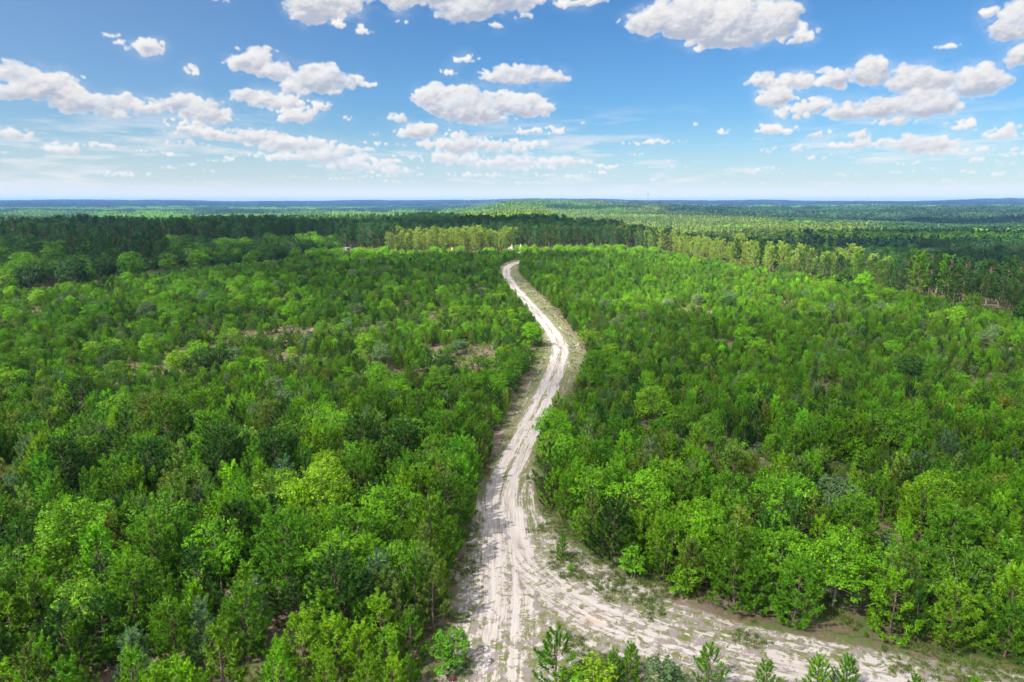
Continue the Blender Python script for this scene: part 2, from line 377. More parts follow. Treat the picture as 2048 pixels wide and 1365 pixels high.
def track_material():
    m, T, o = new_mat('sandy_track')
    P = T.new('ShaderNodeTexCoord').outputs['Object']
    soil, n3 = soil_colour(T, P)
    u1, v1, u2, v2, w = [T.attr(k).outputs['Fac'] for k in ('across_main', 'along_main', 'across_fork', 'along_fork', 'fork')]
    def streak(u, v, a, b, off, d=6, r=.68):
        return T.noise(T.comb(T.math('MULTIPLY', u, a), T.math('MULTIPLY', v, b), off), 1., d, r, .35)
    sA = T.mix(w, T.comb(streak(u1, v1, 2.2, .12, 0.), 0, 0), T.comb(streak(u2, v2, 2.0, .12, 9.), 0, 0))
    sB = T.mix(w, T.comb(streak(u1, v1, 7.5, .45, 3.), 0, 0), T.comb(streak(u2, v2, 6.5, .42, 7.), 0, 0))
    fA = T.new('ShaderNodeSeparateXYZ', inp={0: sA}).outputs[0]; fB = T.new('ShaderNodeSeparateXYZ', inp={0: sB}).outputs[0]
    fine = T.noise(P, 9., 4, .7)
    mid = T.noise(P, 1.7, 5, .65, .4)
    sandy = T.attr('sand').outputs['Fac']; verge = T.attr('verge').outputs['Fac']
    # bare sand where wheels keep it open
    k = T.math('ADD', sandy, T.math('MULTIPLY', T.math('SUBTRACT', fA, .5), T.math('MULTIPLY_ADD', T.attr('junction').outputs['Fac'], -.2, 1.9)))
    k = T.math('ADD', k, T.math('MULTIPLY', T.math('SUBTRACT', fB, .5), T.math('MULTIPLY_ADD', T.attr('junction').outputs['Fac'], -.6, 1.3)))
    k = T.math('ADD', k, T.math('MULTIPLY', T.math('SUBTRACT', mid, .5), 1.5))
    crumb = T.noise(P, 1.5, 6, .74, .8); jz = T.attr('junction').outputs['Fac']
    k = T.math('ADD', k, T.math('MULTIPLY', T.math('MULTIPLY', T.math('SUBTRACT', crumb, .53), 4.0), jz))
    k = T.ramp(k, .34, .68)
    sand = T.mix(T.ramp(fB, .35, .65), (.22, .19, .175), (.42, .378, .36))
    sand = T.mix(T.ramp(fA, .35, .7), sand, (.43, .395, .388))
    sand = T.mix(T.math('MULTIPLY', T.ramp(fine, .5, .72), .45), sand, (.33, .26, .21))
    grass = T.mix(fine, (.06, .085, .018), (.165, .17, .055))
    grey = T.mix(fine, (.14, .115, .11), (.28, .245, .24))
    other = T.mix(T.ramp(T.math('MULTIPLY_ADD', T.attr('junction').outputs['Fac'], -.04, mid), .36, .54), grey, grass)
    c = T.mix(k, other, sand)
    clay = T.attr('clay').outputs['Fac']
    c = T.mix(clay, c, (.62, .30, .16))
    edge = T.ramp(T.math('ADD', verge, T.math('MULTIPLY', T.math('SUBTRACT', mid, .5), 1.6)), .25, .75)
    c = T.mix(edge, c, soil)
    hh = T.math('ADD', T.math('MULTIPLY', fB, .6), T.math('MULTIPLY', fine, .4))
    principled(T, o, c, .93, .12, bump(T, hh, .7, .07))
    return m

def build_terrain():
    na = 420
    rr = [0.] + list(np.geomspace(6, 12000, 240))
    ang = np.linspace(0, 2 * math.pi, na, endpoint=False)
    R, A = np.meshgrid(rr[1:], ang, indexing='ij')
    x = np.concatenate([[0], (R * np.sin(A)).ravel()]); y = np.concatenate([[0], (R * np.cos(A)).ravel()])
    z = ground_z(x, y)
    nr = len(rr) - 1
    idx = (1 + np.arange(nr * na)).reshape(nr, na); nx = np.roll(idx, -1, 1)
    q = np.stack([idx[:-1], idx[1:], nx[1:], nx[:-1]], -1).reshape(-1, 4)
    t = np.stack([np.zeros(na, int), idx[0], nx[0]], -1)
    q = q[:, ::-1]; t = t[:, ::-1]
    me = mesh_np('ground', np.stack([x, y, z], 1), [(q, 0), (t, 0)], [soil_material()], smooth=True)
    props(link(bpy.data.objects.new('ground', me)), 'forest floor of pine litter, sandy soil and thin grass', kind='structure')
def build_track():
    st = .28
    xs = np.arange(-7, 50, st); ys = np.arange(9, 286, st)
    X, Y = np.meshgrid(xs, ys); P = np.stack([X.ravel(), Y.ravel()], 1)
    keep = (np.abs(P[:, 0]) < 14) | (P[:, 1] < 46); P = P  # full grid indexed, faces masked below
    ins = np.zeros(len(P), bool); ins[keep] = inside(P[keep], CLEAR)
    de = np.full(len(P), 9.)
    near = keep
    d1, _, _ = seg_dist(P[near], EDGE_L); d2, _, _ = seg_dist(P[near], EDGE_R)
    de[near] = np.minimum(d1, d2)
    sgn = np.where(ins, de, -de)
    ok = sgn > -1.5
    okg = ok.reshape(X.shape); fm = okg[:-1, :-1] & okg[1:, :-1] & okg[:-1, 1:] & okg[1:, 1:]
    idx = np.arange(len(P)).reshape(X.shape)
    q = np.stack([idx[:-1, :-1], idx[:-1, 1:], idx[1:, 1:], idx[1:, :-1]], -1)[fm]
    used = np.unique(q); remap = np.zeros(len(P), int); remap[used] = np.arange(len(used))
    q = remap[q]; P = P[used]; sgn = sgn[used]
    a, s, v = seg_dist(P, MAIN); u1 = a * s; v1 = v
    b, s, v2 = seg_dist(P, BRANCH); u2 = b * s
    hw1 = np.interp(P[:, 1], [10, 30, 42, 50, 60, 80, 110, 280], [2.6, 2.6, 2.1, 1.5, 1.25, 1.35, 1.35, 1.3])
    jn = 1 - .38 * sst((37 - P[:, 1]) / 5) * (P[:, 0] < 14)
    hw2 = np.interp(P[:, 0], [-2, 2, 8, 20, 45], [1.5, 2.0, 2.4, 2.0, 1.8])
    def band(d, hw): return 1 - sst((np.abs(d) - hw * .55) / (hw * .95))
    s1 = band(u1, hw1) * 1.0; s2 = band(u2, hw2) * .92
    rut = lambda u: np.exp(-((np.abs(u) - .78) / .27) ** 2)
    s1 = s1 * .74 * jn + .36 * rut(u1) * s1 - .30 * np.exp(-(u1 / .30) ** 2) * sst((P[:, 1] - 48) / 15)
    s2 = s2 * .70 * jn + .30 * rut(u2) * s2
    sand = np.maximum(s1, s2)
    sand = np.maximum(sand, .24 * sst((62 - P[:, 1]) / 12) + .20)
    fork = sst((b * -1 + a * 1.0 + 1.0) / 2.6) * sst((48 - P[:, 1]) / 8)
    verge = 1 - sst((sgn + .1) / .9)
    clay = np.exp(-(((P[:, 0] - 4.75) / .36) ** 2 + ((P[:, 1] - 35.75) / .36) ** 2) * 1.0) * .3
    z = ground_z(P[:, 0], P[:, 1]) + .075 - .045 * rut(u1) * s1 - .03 * rut(u2) * s2
    rng = np.random.default_rng(3)
    z += .012 * np.sin(P[:, 0] * 3.1 + P[:, 1] * 1.3) + .008 * rng.random(len(P))
    z = np.where(sgn < -.9, ground_z(P[:, 0], P[:, 1]) - .25, z)
    me = mesh_np('dirt_track', np.column_stack([P, z]), [(q, 0)], [track_material()],
                 dict(across_main=u1, along_main=v1, across_fork=u2, along_fork=v2, fork=fork, junction=sst((50 - P[:, 1]) / 9), sand=sand, verge=verge, clay=clay), smooth=True)
    props(link(bpy.data.objects.new('dirt_track', me)), 'pale sandy dirt track winding through young pines, forking in front', kind='structure')
build_terrain(); build_track()

# ------------------------------------------------------------------ foliage and bark
def leaf_material(name, trans, vary, warm, rough=.55):
    m, T, o = new_mat(name)
    base = T.attr('leaf_color', 'INSTANCER').outputs['Color']
    P = T.new('ShaderNodeTexCoord').outputs['Object']
    isl = T.new('ShaderNodeNewGeometry').outputs['Random Per Island']
    n = T.noise(P, 1.1, 3, .6)
    v = T.math('MULTIPLY_ADD', isl, vary, 1 - vary * .5)
    v = T.math('MULTIPLY', v, T.ramp(n, .3, .7, .80, 1.22))
    c = T.new('ShaderNodeVectorMath', operation='SCALE', inp={0: base, 'Scale': v}).outputs[0]
    wm = T.new('ShaderNodeVectorMath', operation='MULTIPLY', inp={0: c, 1: warm}).outputs[0]
    c = T.mix(T.ramp(T.noise(P, 2.3, 2), .48, .72), c, wm)
    b = principled(T, None, c, rough, .25)
    tr = T.new('ShaderNodeBsdfTranslucent'); T.l.new(c, tr.inputs['Color'])
    mx = T.new('ShaderNodeMixShader', inp={0: trans}); T.l.new(b.outputs[0], mx.inputs[1]); T.l.new(tr.outputs[0], mx.inputs[2])
    T.l.new(mx.outputs[0], o.inputs[0])
    return m
def bark_material(name, a, b):
    m, T, o = new_mat(name)
    P = T.new('ShaderNodeTexCoord').outputs['Object']
    sc = T.new('ShaderNodeVectorMath', operation='MULTIPLY', inp={0: P, 1: (9, 9, 3)}).outputs[0]
    n = T.noise(sc, 1., 5, .65)
    principled(T, o, T.mix(T.ramp(n, .35, .65), a, b), .9, .15, bump(T, n, .6, .03))
    return m
def plain_material(name, a, b, scale=12.):
    m, T, o = new_mat(name)
    n = T.noise(T.new('ShaderNodeTexCoord').outputs['Object'], scale, 4, .6)
    principled(T, o, T.mix(n, a, b), .8, .2); return m
M_LEAF = leaf_material('broad_leaves', .40, .80, (1.35, 1.08, .7))
M_NEEDLE = leaf_material('pine_needles', .30, .80, (1.30, 1.05, .8))
M_CANOPY = leaf_material('distant_canopy', .35, .35, (1.15, 1.0, .9), .8)
M_PBARK = bark_material('pine_bark', (.075, .05, .038), (.21, .155, .125))
M_BBARK = bark_material('grey_bark', (.22, .19, .16), (.46, .42, .37))
M_BUD = plain_material('pine_candle', (.50, .42, .28), (.62, .55, .40))

def unit(v): return v / (np.linalg.norm(v, axis=-1, keepdims=True) + 1e-9)
def rand_dirs(rng, n): return unit(rng.normal(size=(n, 3)))
def leaf_quads(C, N, rng, a, b):
    """small pointed leaves at C facing N"""
    n = len(C); T1 = unit(np.cross(N, rand_dirs(rng, n))); T2 = np.cross(N, T1)
    s = rng.uniform(.5, 1.45, (n, 1)); A = T1 * a * s; B = T2 * b * s
    bend = N * a * .25 * s
    V = np.stack([C - A - bend, C - B * 1.0 + bend * .3, C + A - bend, C + B + bend * .3], 1).reshape(-1, 3)
    F = np.arange(4 * n).reshape(n, 4)
    return V, F
def tube(path, rad, sides=6):
    path = np.asarray(path, float); k = len(path)
    d = unit(np.gradient(path, axis=0)); ref = np.array([1., .13, .07])
    u = unit(np.cross(d, ref)); w = np.cross(d, u)
    a = np.linspace(0, 2 * math.pi, sides, endpoint=False)
    V = path[:, None] + np.asarray(rad)[:, None, None] * (np.cos(a)[None, :, None] * u[:, None] + np.sin(a)[None, :, None] * w[:, None])
    idx = np.arange(k * sides).reshape(k, sides); nx = np.roll(idx, -1, 1)
    F = np.stack([idx[:-1], nx[:-1], nx[1:], idx[1:]], -1).reshape(-1, 4)
    return V.reshape(-1, 3), F
def merge(parts):
    Vs, Fs, off = [], [], 0
    for V, F in parts:
        Vs.append(V); Fs.append(F + off); off += len(V)
    return np.concatenate(Vs), np.concatenate(Fs)

def brush(base, axis, L, R, n, rng, width):
    """a bottle-brush of needles round the end of a shoot"""
    t = rng.random(n) ** .8
    d = unit(rand_dirs(rng, n) * np.array([1, 1, 1.]) + axis * (.55 + .5 * t[:, None]))
    root = base + axis * (t * L)[:, None]
    ln = R * (1.15 - .55 * t) * rng.uniform(.75, 1.2, n)
    tip = root + d * ln[:, None]
    s = unit(np.cross(d, rand_dirs(rng, n))) * width
    V = np.stack([root - s, root + s, tip], 1).reshape(-1, 3)
    return V, np.arange(3 * n).reshape(n, 3)

def young_pine(seed, h=3.2, wid=.95, whorls=8, sparse=0., nn=64, nw=.024, bare=.06):
    rng = np.random.default_rng(seed); nd, br, bud = [], [], []
    lean = rng.normal(0, .05, 2)
    def stem(z): return np.array([lean[0] * z + .03 * math.sin(z * 2 + seed), lean[1] * z + .03 * math.cos(z * 1.7 + seed), z])
    zs = np.linspace(0, h * .97, 9)
    tr = tube([stem(z) for z in zs], h * .017 * (1.15 - zs / h) + .006, 7)
    up = np.array([0, 0, 1.])
    for i in range(whorls):
        f = i / (whorls - 1); z = h * (bare + (.93 - bare) * f)
        n = rng.integers(4, 7) if f < .85 else rng.integers(3, 5)
        a0 = rng.random() * 6.28
        for k in range(n):
            if rng.random() < sparse: continue
            az = a0 + k * 6.283 / n + rng.normal(0, .25)
            L = wid * (.15 + .98 * (1 - f) ** .95 * min(1, .72 + f * 1.6)) * rng.uniform(.72, 1.22)
            rise = .35 + .75 * f + rng.normal(0, .12)
            out = np.array([math.cos(az), math.sin(az), 0])
            p0 = stem(z); p1 = p0 + out * L * .55 + up * L * .22 * rise; p2 = p0 + out * L * 1.0 + up * L * (.18 + .50 * rise)
            br.append(tube([p0, p1, p2], [.016, .011, .006], 4))
            ax = unit(p2 - p1 + up * .35 * L)
            bl = .36 + .16 * rng.random()
            nd.append(brush(p2 - ax * .12, ax, bl * 1.25, .25, int(nn * 1.3), rng, nw))
            if L > .5:
                nd.append(brush(p1, unit(p2 - p1), bl * .9, .17, int(nn * .8), rng, nw))
                for sgn in (-1, 1):
                    if rng.random() < .75:
                        sd = unit(np.array([-out[1], out[0], 0]) * sgn + out * .8 + up * .7)
                        q = p1 + sd * .26 * L / .7
                        br.append(tube([p1, q], [.009, .005], 3))
                        nd.append(brush(q - sd * .05, unit(sd + up * .5), bl * .8, .17, int(nn * .8), rng, nw))
            if f > .35 and rng.random() < .5: bud.append(brush(p2 + ax * bl, ax, .08, .06, 3, rng, .010))
    top = stem(h * .95)
    nd.append(brush(stem(h * .74), up, h * .25, .20, nn * 4, rng, nw))
    bud.append(brush(top, up, .20, .10, 7, rng, .014))
    V1, F1 = merge(nd); V2, F2 = merge(bud)
    V = np.concatenate([V1, V2]); crown = (V, [(F1, 0), (F2 + len(V1), 1)], 'needle')
    V3, F3 = merge([tr] + br)
    return crown, (V3, [(F3, 0)], 'pbark')
def full_pine(seed, h=5.5, wid=2.0, nn=46):
    rng = np.random.default_rng(seed); nd, br, bud = [], [], []
    up = np.array([0, 0, 1.])
    lean = rng.normal(0, .03, 2); stem = lambda z: np.array([lean[0] * z, lean[1] * z, z])
    zs = np.linspace(0, h * .95, 8); tr = tube([stem(z) for z in zs], h * .018 * (1.12 - zs / h) + .01, 8)
    W = 12
    for i in range(W):
        f = i / (W - 1); z = h * (.03 + .86 * f)
        n = rng.integers(5, 8); a0 = rng.random() * 6.28
        for k in range(n):
            az = a0 + k * 6.283 / n + rng.normal(0, .3)
            L = wid * (.16 + .92 * math.sqrt(max(0, 1 - f ** 1.7)) * min(1, .62 + f * 1.5)) * rng.uniform(.72, 1.12)
            out = np.array([math.cos(az), math.sin(az), 0]); rise = .20 + .75 * f
            pts = [stem(z) + out * L * t + up * L * rise * (.25 * t + .55 * t * t) for t in (0, .35, .7, 1)]
            br.append(tube(pts, [.022, .014, .009, .005], 3))
            m = max(2, int(L / .22))
            for j in range(m):
                t = .38 + .62 * (j + rng.random() * .6) / m
                c = stem(z) + out * L * t + up * L * rise * (.25 * t + .55 * t * t)
                sgn = rng.choice([-1, 1]); sd = np.array([-out[1], out[0], 0]) * sgn
                q = c + sd * rng.uniform(.05, .42) * (1.2 - t * .4) + up * rng.uniform(-.05, .2)
                ax = unit(out * .8 + sd * .4 + up * rng.uniform(.5, 1.2))
                nd.append(brush(q, ax, rng.uniform(.28, .44), .27, nn, rng, .032))
            if rng.random() < .3: bud.append(brush(pts[-1] + up * .3, up, .12, .07, 3, rng, .012))
    nd.append(brush(stem(h * .84), up, h * .13, .24, nn * 2, rng, .036)); bud.append(brush(stem(h * .97), up, .2, .1, 6, rng, .014))
    V1, F1 = merge(nd); V2, F2 = merge(bud)
    V3, F3 = merge([tr] + br)
    return (np.concatenate([V1, V2]), [(F1, 0), (F2 + len(V1), 1)], 'needle'), (V3, [(F3, 0)], 'pbark')
def tall_pine(seed, h=12.5, wid=2.1, base=.30, clumps=100, nn=18):
    rng = np.random.default_rng(seed); nd, br = [], []
    up = np.array([0, 0, 1.]); zs = np.linspace(0, h * .96, 10)
    bx, by = rng.normal(0, .012, 2)
    stem = lambda z: np.array([bx * z + .08 * math.sin(z * .5 + seed), by * z, z])
    tr = tube([stem(z) for z in zs], .17 * (1.08 - zs / h) + .02, 8)
    for i in range(clumps):
        f = (i + rng.random()) / clumps; z = h * (base + (.95 - base) * f)
        az = rng.random() * 6.28; L = wid * (.25 + .8 * math.sqrt(max(0, 1 - f ** 1.6)) * min(1, .5 + f * 2)) * rng.uniform(.35, 1.1)
        out = np.array([math.cos(az), math.sin(az), 0])
        p0 = stem(z); p1 = p0 + out * L + up * L * (.15 + .5 * f)
        br.append(tube([p0, (p0 + p1) / 2 + up * .05, p1], [.045, .03, .012], 4))
        for j in range(3):
            q = p1 - out * L * .28 * j * rng.random() + rng.normal(0, .22, 3)
            nd.append(brush(q, unit(out + up * 1.2 + rng.normal(0, .3, 3)), .3, .42, nn, rng, .065))
    for j in range(6):
        z = h * (base - .16 * rng.random()); az = rng.random() * 6.28; L = rng.uniform(.4, 1.1)
        br.append(tube([stem(z), stem(z) + np.array([math.cos(az) * L, math.sin(az) * L, -.1])], [.025, .01], 3))
    V1, F1 = merge(nd); V3, F3 = merge([tr] + br)
    return (V1, [(F1, 0)], 'needle'), (V3, [(F3, 0)], 'pbark')
def broadleaf(seed, h=5.0, R=2.3, lobes=30, leaves=470, size=.070, low=.06, stems=1, spray=.35):
    rng = np.random.default_rng(seed); C, N, br = [], [], []
    zc = h * (low + 1) / 2; hz = h * (1 - low) / 2
    up = np.array([0, 0, 1.])
    trunk_top = np.array([rng.normal(0, .1), rng.normal(0, .1), h * (low + .22)])
    roots = []
    for s in range(stems):
        a = rng.random() * 6.28; r0 = 0 if stems == 1 else .12 * R
        p0 = np.array([math.cos(a) * r0, math.sin(a) * r0, 0])
        br.append(tube([p0, p0 * 1.5 + up * h * low * .6, trunk_top + p0 * 1.5], [h * .020, h * .016, h * .011], 7)); roots.append(trunk_top + p0 * 1.5)
    for i in range(lobes):
        g = i * 2.39996 + rng.normal(0, .3); cz = 1 - 1.86 * (i + .5) / lobes
        cr = math.sqrt(max(0, 1 - cz * cz))
        k = rng.uniform(.42, .92)
        c = np.array([math.cos(g) * cr * R * k, math.sin(g) * cr * R * k, zc + hz * cz * k])
        r = R * rng.uniform(.17, .42) * (1.15 - .35 * k)
        sq = np.array([1, 1, rng.uniform(.62, .85)])
        b0 = roots[i % stems]
        br.append(tube([b0, (b0 + c) / 2 + rng.normal(0, .08, 3), c + up * r * .3], [h * .009, h * .006, .008], 4))
        n = int(leaves * (r / (R * .33)) ** 2)
        d = rand_dirs(rng, n); d[:, 2] = np.where(d[:, 2] < -.2, -d[:, 2] * .8, d[:, 2]); d = unit(d)
        # twigs: leaves gather in sprays on the lobe's surface
        q = max(6, n // 11); sd = rand_dirs(rng, q); sd[:, 2] = np.abs(sd[:, 2]) * .9 - .15; sd = unit(sd)
        pick = rng.integers(0, q, n)
        dd = unit(sd[pick] + rng.normal(0, .13, (n, 3)) * spray / .35 + d * .10)
        rad = r * rng.uniform(.80, 1.0, q)[pick] * rng.uniform(.80, 1.16, n)
        C.append(c + dd * rad[:, None] * sq); N.append(unit(dd * .55 + d * .45 + up * .35))
        # loose leaves inside keep the crown from being hollow
    nin = leaves * 2; p = rand_dirs(rng, nin) * rng.random((nin, 1)) ** .5 * .72
    C.append(np.array([0, 0, zc]) + p * [R, R, hz]); N.append(rand_dirs(rng, nin))
    # shoots that stand out of the outline
    for i in range(lobes * 2):
        d = unit(rng.normal(size=3) + up * .6); s0 = np.array([0, 0, zc]) + d * [R * .78, R * .78, hz * .80]
        L = rng.uniform(.15, .42) * R / 2; m = 9; t = rng.random(m)
        C.append(s0 + (unit(d + up * .6) * L) * t[:, None] * 1.3 + rng.normal(0, .04, (m, 3))); N.append(unit(rand_dirs(rng, m) + up * .8))
    V, F = leaf_quads(np.concatenate(C), np.concatenate(N), rng, size, size * .55)
    V3, F3 = merge(br)
    return (V, [(F, 0)], 'leaf'), (V3, [(F3, 0)], 'bbark')
def canopy_blob(rng, c, R, hz, n, size, cone=False):
    d = rand_dirs(rng, n); d[:, 2] = np.abs(d[:, 2]) * 1.1 - .25; d = unit(d)
    k = rng.uniform(.75, 1.05, (n, 1))
    if cone:
        f = rng.random(n) ** 1.3; a = rng.random(n) * 6.283
        P = np.stack([np.cos(a) * R * (1 - f * .85), np.sin(a) * R * (1 - f * .85), hz * (2 * f - 1)], 1) * [1, 1, 1]
        d = unit(P * [1, 1, .2] + [0, 0, .4])
    else: P = d * [R, R, hz] * k
    return c + P, unit(d + rand_dirs(rng, n) * .45)
def far_tree(seed, h, R, low, n, size, cone=False):
    rng = np.random.default_rng(seed)
    C, N = [], []
    if cone:
        a, b = canopy_blob(rng, np.array([0, 0, h * (1 + low) / 2]), R, h * (1 - low) / 2, n, size, True); C.append(a); N.append(b)
    else:
        for i in range(6):
            a = i * 2.4; c = np.array([math.cos(a) * R * .45, math.sin(a) * R * .45, h * (.55 + .2 * rng.random())])
            if i == 0: c = np.array([0, 0, h * .72])
            u, v = canopy_blob(rng, c, R * .55, h * .24, n // 6, size); C.append(u); N.append(v)
    C.append(rand_dirs(rng, n // 4) * [R * .6, R * .6, h * .25] + [0, 0, h * .5]); N.append(rand_dirs(rng, n // 4))
    V, F = leaf_quads(np.concatenate(C), np.concatenate(N), rng, size, size * .6)
    return (V, [(F, 0)], 'canopy'), None
def patch_mesh(seed, W=52, kind='mix'):
    """a piece of closed forest far away"""
    rng = np.random.default_rng(seed); C, N = [], []
    sp = {'mix': 6.2, 'pine': 4.6, 'broad': 7.4}[kind]
    for gx_ in np.arange(-W / 2, W / 2, sp):
        for gy_ in np.arange(-W / 2, W / 2, sp):
            x = gx_ + rng.uniform(0, sp); y = gy_ + rng.uniform(0, sp)
            cone = kind == 'pine' or (kind == 'mix' and rng.random() < .45)
            h = rng.uniform(8, 13) * (1 if kind != 'mix' else rng.uniform(.75, 1.25)); R = sp * rng.uniform(.42, .66)
            a, b = canopy_blob(rng, np.array([x, y, h * .62]), R, h * .38, 16, 1, cone)
            C.append(a); N.append(b)
    V, F = leaf_quads(np.concatenate(C), np.concatenate(N), rng, 1.5, 1.0)
    return (V, [(F, 0)], 'canopy'), None
MATS = {'needle': lambda: [M_NEEDLE, M_BUD], 'leaf': lambda: [M_LEAF], 'canopy': lambda: [M_CANOPY], 'pbark': lambda: [M_PBARK], 'bbark': lambda: [M_BBARK]}
def to_mesh(name, spec):
    V, G, m = spec
    return mesh_np(name, V, G, MATS[m]())
class Kind:
    def __init__(s, name, specs, H, R):
        s.name = name; s.H = H; s.R = R
        s.meshes = [(to_mesh(name + '_crown', c), to_mesh(name + '_trunk', t) if t else None) for c, t in specs]
YOUNG = Kind('young_pine', [young_pine(11, 3.2, .95, 7), young_pine(12, 3.3, .85, 8), young_pine(13, 3.1, 1.1, 7), young_pine(14, 3.2, .9, 7, .15),
                            young_pine(15, 3.2, .68, 8, .1), young_pine(16, 3.2, 1.0, 7, .25), young_pine(17, 3.2, .58, 7, .15), young_pine(18, 3.2, 1.25, 7, .1), young_pine(19, 3.2, .8, 6, .35, bare=.2)], 3.2, 1.0)
FULL = Kind('pine_tree', [full_pine(21), full_pine(22, 5.5, 2.2), full_pine(23, 5.5, 1.8), full_pine(24, 5.5, 2.1)], 5.5, 2.1)
BROAD = Kind('broadleaf_tree', [broadleaf(31), broadleaf(32, 5, 2.5, 34), broadleaf(33, 5, 2.1, 26), broadleaf(34, 5, 2.4, 36, 430), broadleaf(35, 5.2, 2.2, 24, 520)], 5.0, 2.35)
BUSH = Kind('leafy_bush', [broadleaf(41, 2.3, 1.15, 15, 250, .06, .02, 3), broadleaf(42, 2.1, 1.25, 16, 240, .06, .02, 3), broadleaf(43, 2.5, 1.05, 14, 260, .06, .03, 2)], 2.3, 1.15)
TALL = Kind('tall_pine', [tall_pine(51), tall_pine(52, 12.5, 2.4, .26), tall_pine(53, 12.5, 1.9, .38), tall_pine(54, 12.5, 2.2, .22, 110)], 12.5, 2.1)

# ------------------------------------------------------------------ where everything grows
RNG = np.random.default_rng(2024)
class Hash:
    def __init__(s, cell=4.): s.c = cell; s.d = {}
    def near(s, x, y, r):
        k = int(math.ceil((r + 5.) / s.c)); i0, j0 = int(x // s.c), int(y // s.c)
        for i in range(i0 - k, i0 + k + 1):
            for j in range(j0 - k, j0 + k + 1):
                for (a, b, q) in s.d.get((i, j), ()):
                    if (a - x) ** 2 + (b - y) ** 2 < (q + r) ** 2: return True
        return False
    def add(s, x, y, r): s.d.setdefault((int(x // s.c), int(y // s.c)), []).append((x, y, r))
HH = Hash(); HB = Hash()
class Plant:
    __slots__ = ('kind', 'x', 'y', 'z', 's', 'sz', 'v', 'yaw', 'col', 'tone', 'size', 'note', 'lean')
    def __init__(p, kind, x, y, s, sz=None, col=(.05, .14, .03), tone='green', v=None, note=None, size=0):
        p.kind = kind; p.x = x; p.y = y; p.s = s; p.sz = sz or s; p.col = col; p.tone = tone; p.note = note
        p.v = int(RNG.integers(len(kind.meshes))) if v is None else v; p.yaw = RNG.random() * 6.283; p.z = 0; p.size = size; p.lean = 0
PLANTS = []
def hsv_jit(c, a=.12):
    k = 1 + RNG.normal(0, a); g = RNG.normal(0, a * .5)
    return tuple(float(max(.004, v * k * (1 + s * g))) for v, s in zip(c, (1, -.2, -.8)))
TONES = {'mid green': (.092, .240, .008), 'bright green': (.135, .345, .006), 'yellow-green': (.165, .355, .010), 'dark green': (.040, .120, .012),
         'grey-green': (.125, .225, .085), 'blue-green': (.045, .150, .042), 'deep green': (.030, .100, .020), 'olive': (.130, .220, .028), 'pale olive': (.210, .320, .045)}  # pale olive is brightened to carry sunlight on the tall stands
def pick(names, w): return names[int(RNG.choice(len(names), p=np.array(w) / sum(w)))]
def put(kind, x, y, s, tone, hr=None, sz=None, note=None, v=None, jit=.10):
    p = Plant(kind, x, y, s, sz, hsv_jit(TONES[tone], jit), tone, v, note); PLANTS.append(p)
    rr_ = hr if hr is not None else kind.R * s * .62
    if kind is not YOUNG or y < 40: HB.add(x, y, rr_)
    if kind is not YOUNG or y < 40 or y > 300: HH.add(x, y, rr_)
    return p
_cn = np.random.default_rng(5).random((64, 64))
def vnoise(x, y, sc, o=0):
    x = np.asarray(x) / sc + o * 7.3; y = np.asarray(y) / sc + o * 3.1
    i = np.floor(x).astype(int); j = np.floor(y).astype(int); a = x - i; b = y - j; a = a * a * (3 - 2 * a); b = b * b * (3 - 2 * b)
    g = lambda p, q: _cn[p % 64, q % 64]
    return (g(i, j) * (1 - a) + g(i + 1, j) * a) * (1 - b) + (g(i, j + 1) * (1 - a) + g(i + 1, j + 1) * a) * b

# --- the trees one would point at, nearest first (x, y, radius or height scale, tone)
for x, y, s, tone, note in [
    (-13.6, 45.5, 1.30, 'yellow-green', None), (-17.2, 47.2, 1.0, 'yellow-green', None), (-15.0, 51.5, .95, 'yellow-green', None),
    (-23.5, 33.5, .95, 'yellow-green', None), (-10.5, 36.8, 1.15, 'bright green', None), (-11.2, 42.0, 1.05, 'bright green', None),
    (-6.4, 37.2, .95, 'bright green', None), (-8.6, 44.0, 1.2, 'bright green', None), (-5.6, 50.8, 1.05, 'mid green', None),
    (-19.5, 64.5, 1.05, 'bright green', None), (-16.8, 60.5, 1.15, 'bright green', None), (-19.8, 58.4, 1.2, 'mid green', None),
    (-23., 42., 1.2, 'mid green', None), (-28, 40, 1.2, 'bright green', None), (-18.2, 38.8, 1.1, 'bright green', None),
    (-6.1, 55.5, 1.0, 'mid green', None), (-9.5, 60., 1.0, 'bright green', None),
    (2.4 + 1.6, 63.5, .95, 'bright green', None), (3.9, 58.5, .85, 'yellow-green', None), (4.6, 54.5, 1.0, 'bright green', None),
    (6.3, 48.6, 1.05, 'bright green', None), (9.4, 45.5, 1.15, 'bright green', None), (12.4, 41.6, 1.05, 'bright green', None),
    (16.3, 38.6, 1.05, 'bright green', None), (19.4, 37.2, 1.1, 'bright green', None), (22.5, 36.6, 1.0, 'bright green', None),
    (26.2, 36.0, 1.1, 'mid green', None), (18.8, 44.5, 1.3, 'bright green', None), (31, 46., 1.1, 'bright green', None), (36, 60, 1.2, 'bright green', None),
    (15.2, 70.5, 1.05, 'yellow-green', None), (17.0, 66.8, .9, 'bright green', None), (3.5, 113.2, .95, 'bright green', None), (5.1, 83.5, .8, 'bright green', None),
    (-1.7, 80.5, .85, 'bright green', None), (-.2, 88., .85, 'bright green', None), (1.2, 93., .8, 'mid green', None),
    (11.2, 91, .95, 'mid green', None), (9.3, 84, .8, 'bright green', None), (13.5, 85.5, .95, 'bright green', None),
    ]:
    if not inside(np.array([[x, y]]), CLEAR)[0]: put(BROAD, x, y, s * .86, tone, note=note, sz=s * .92)
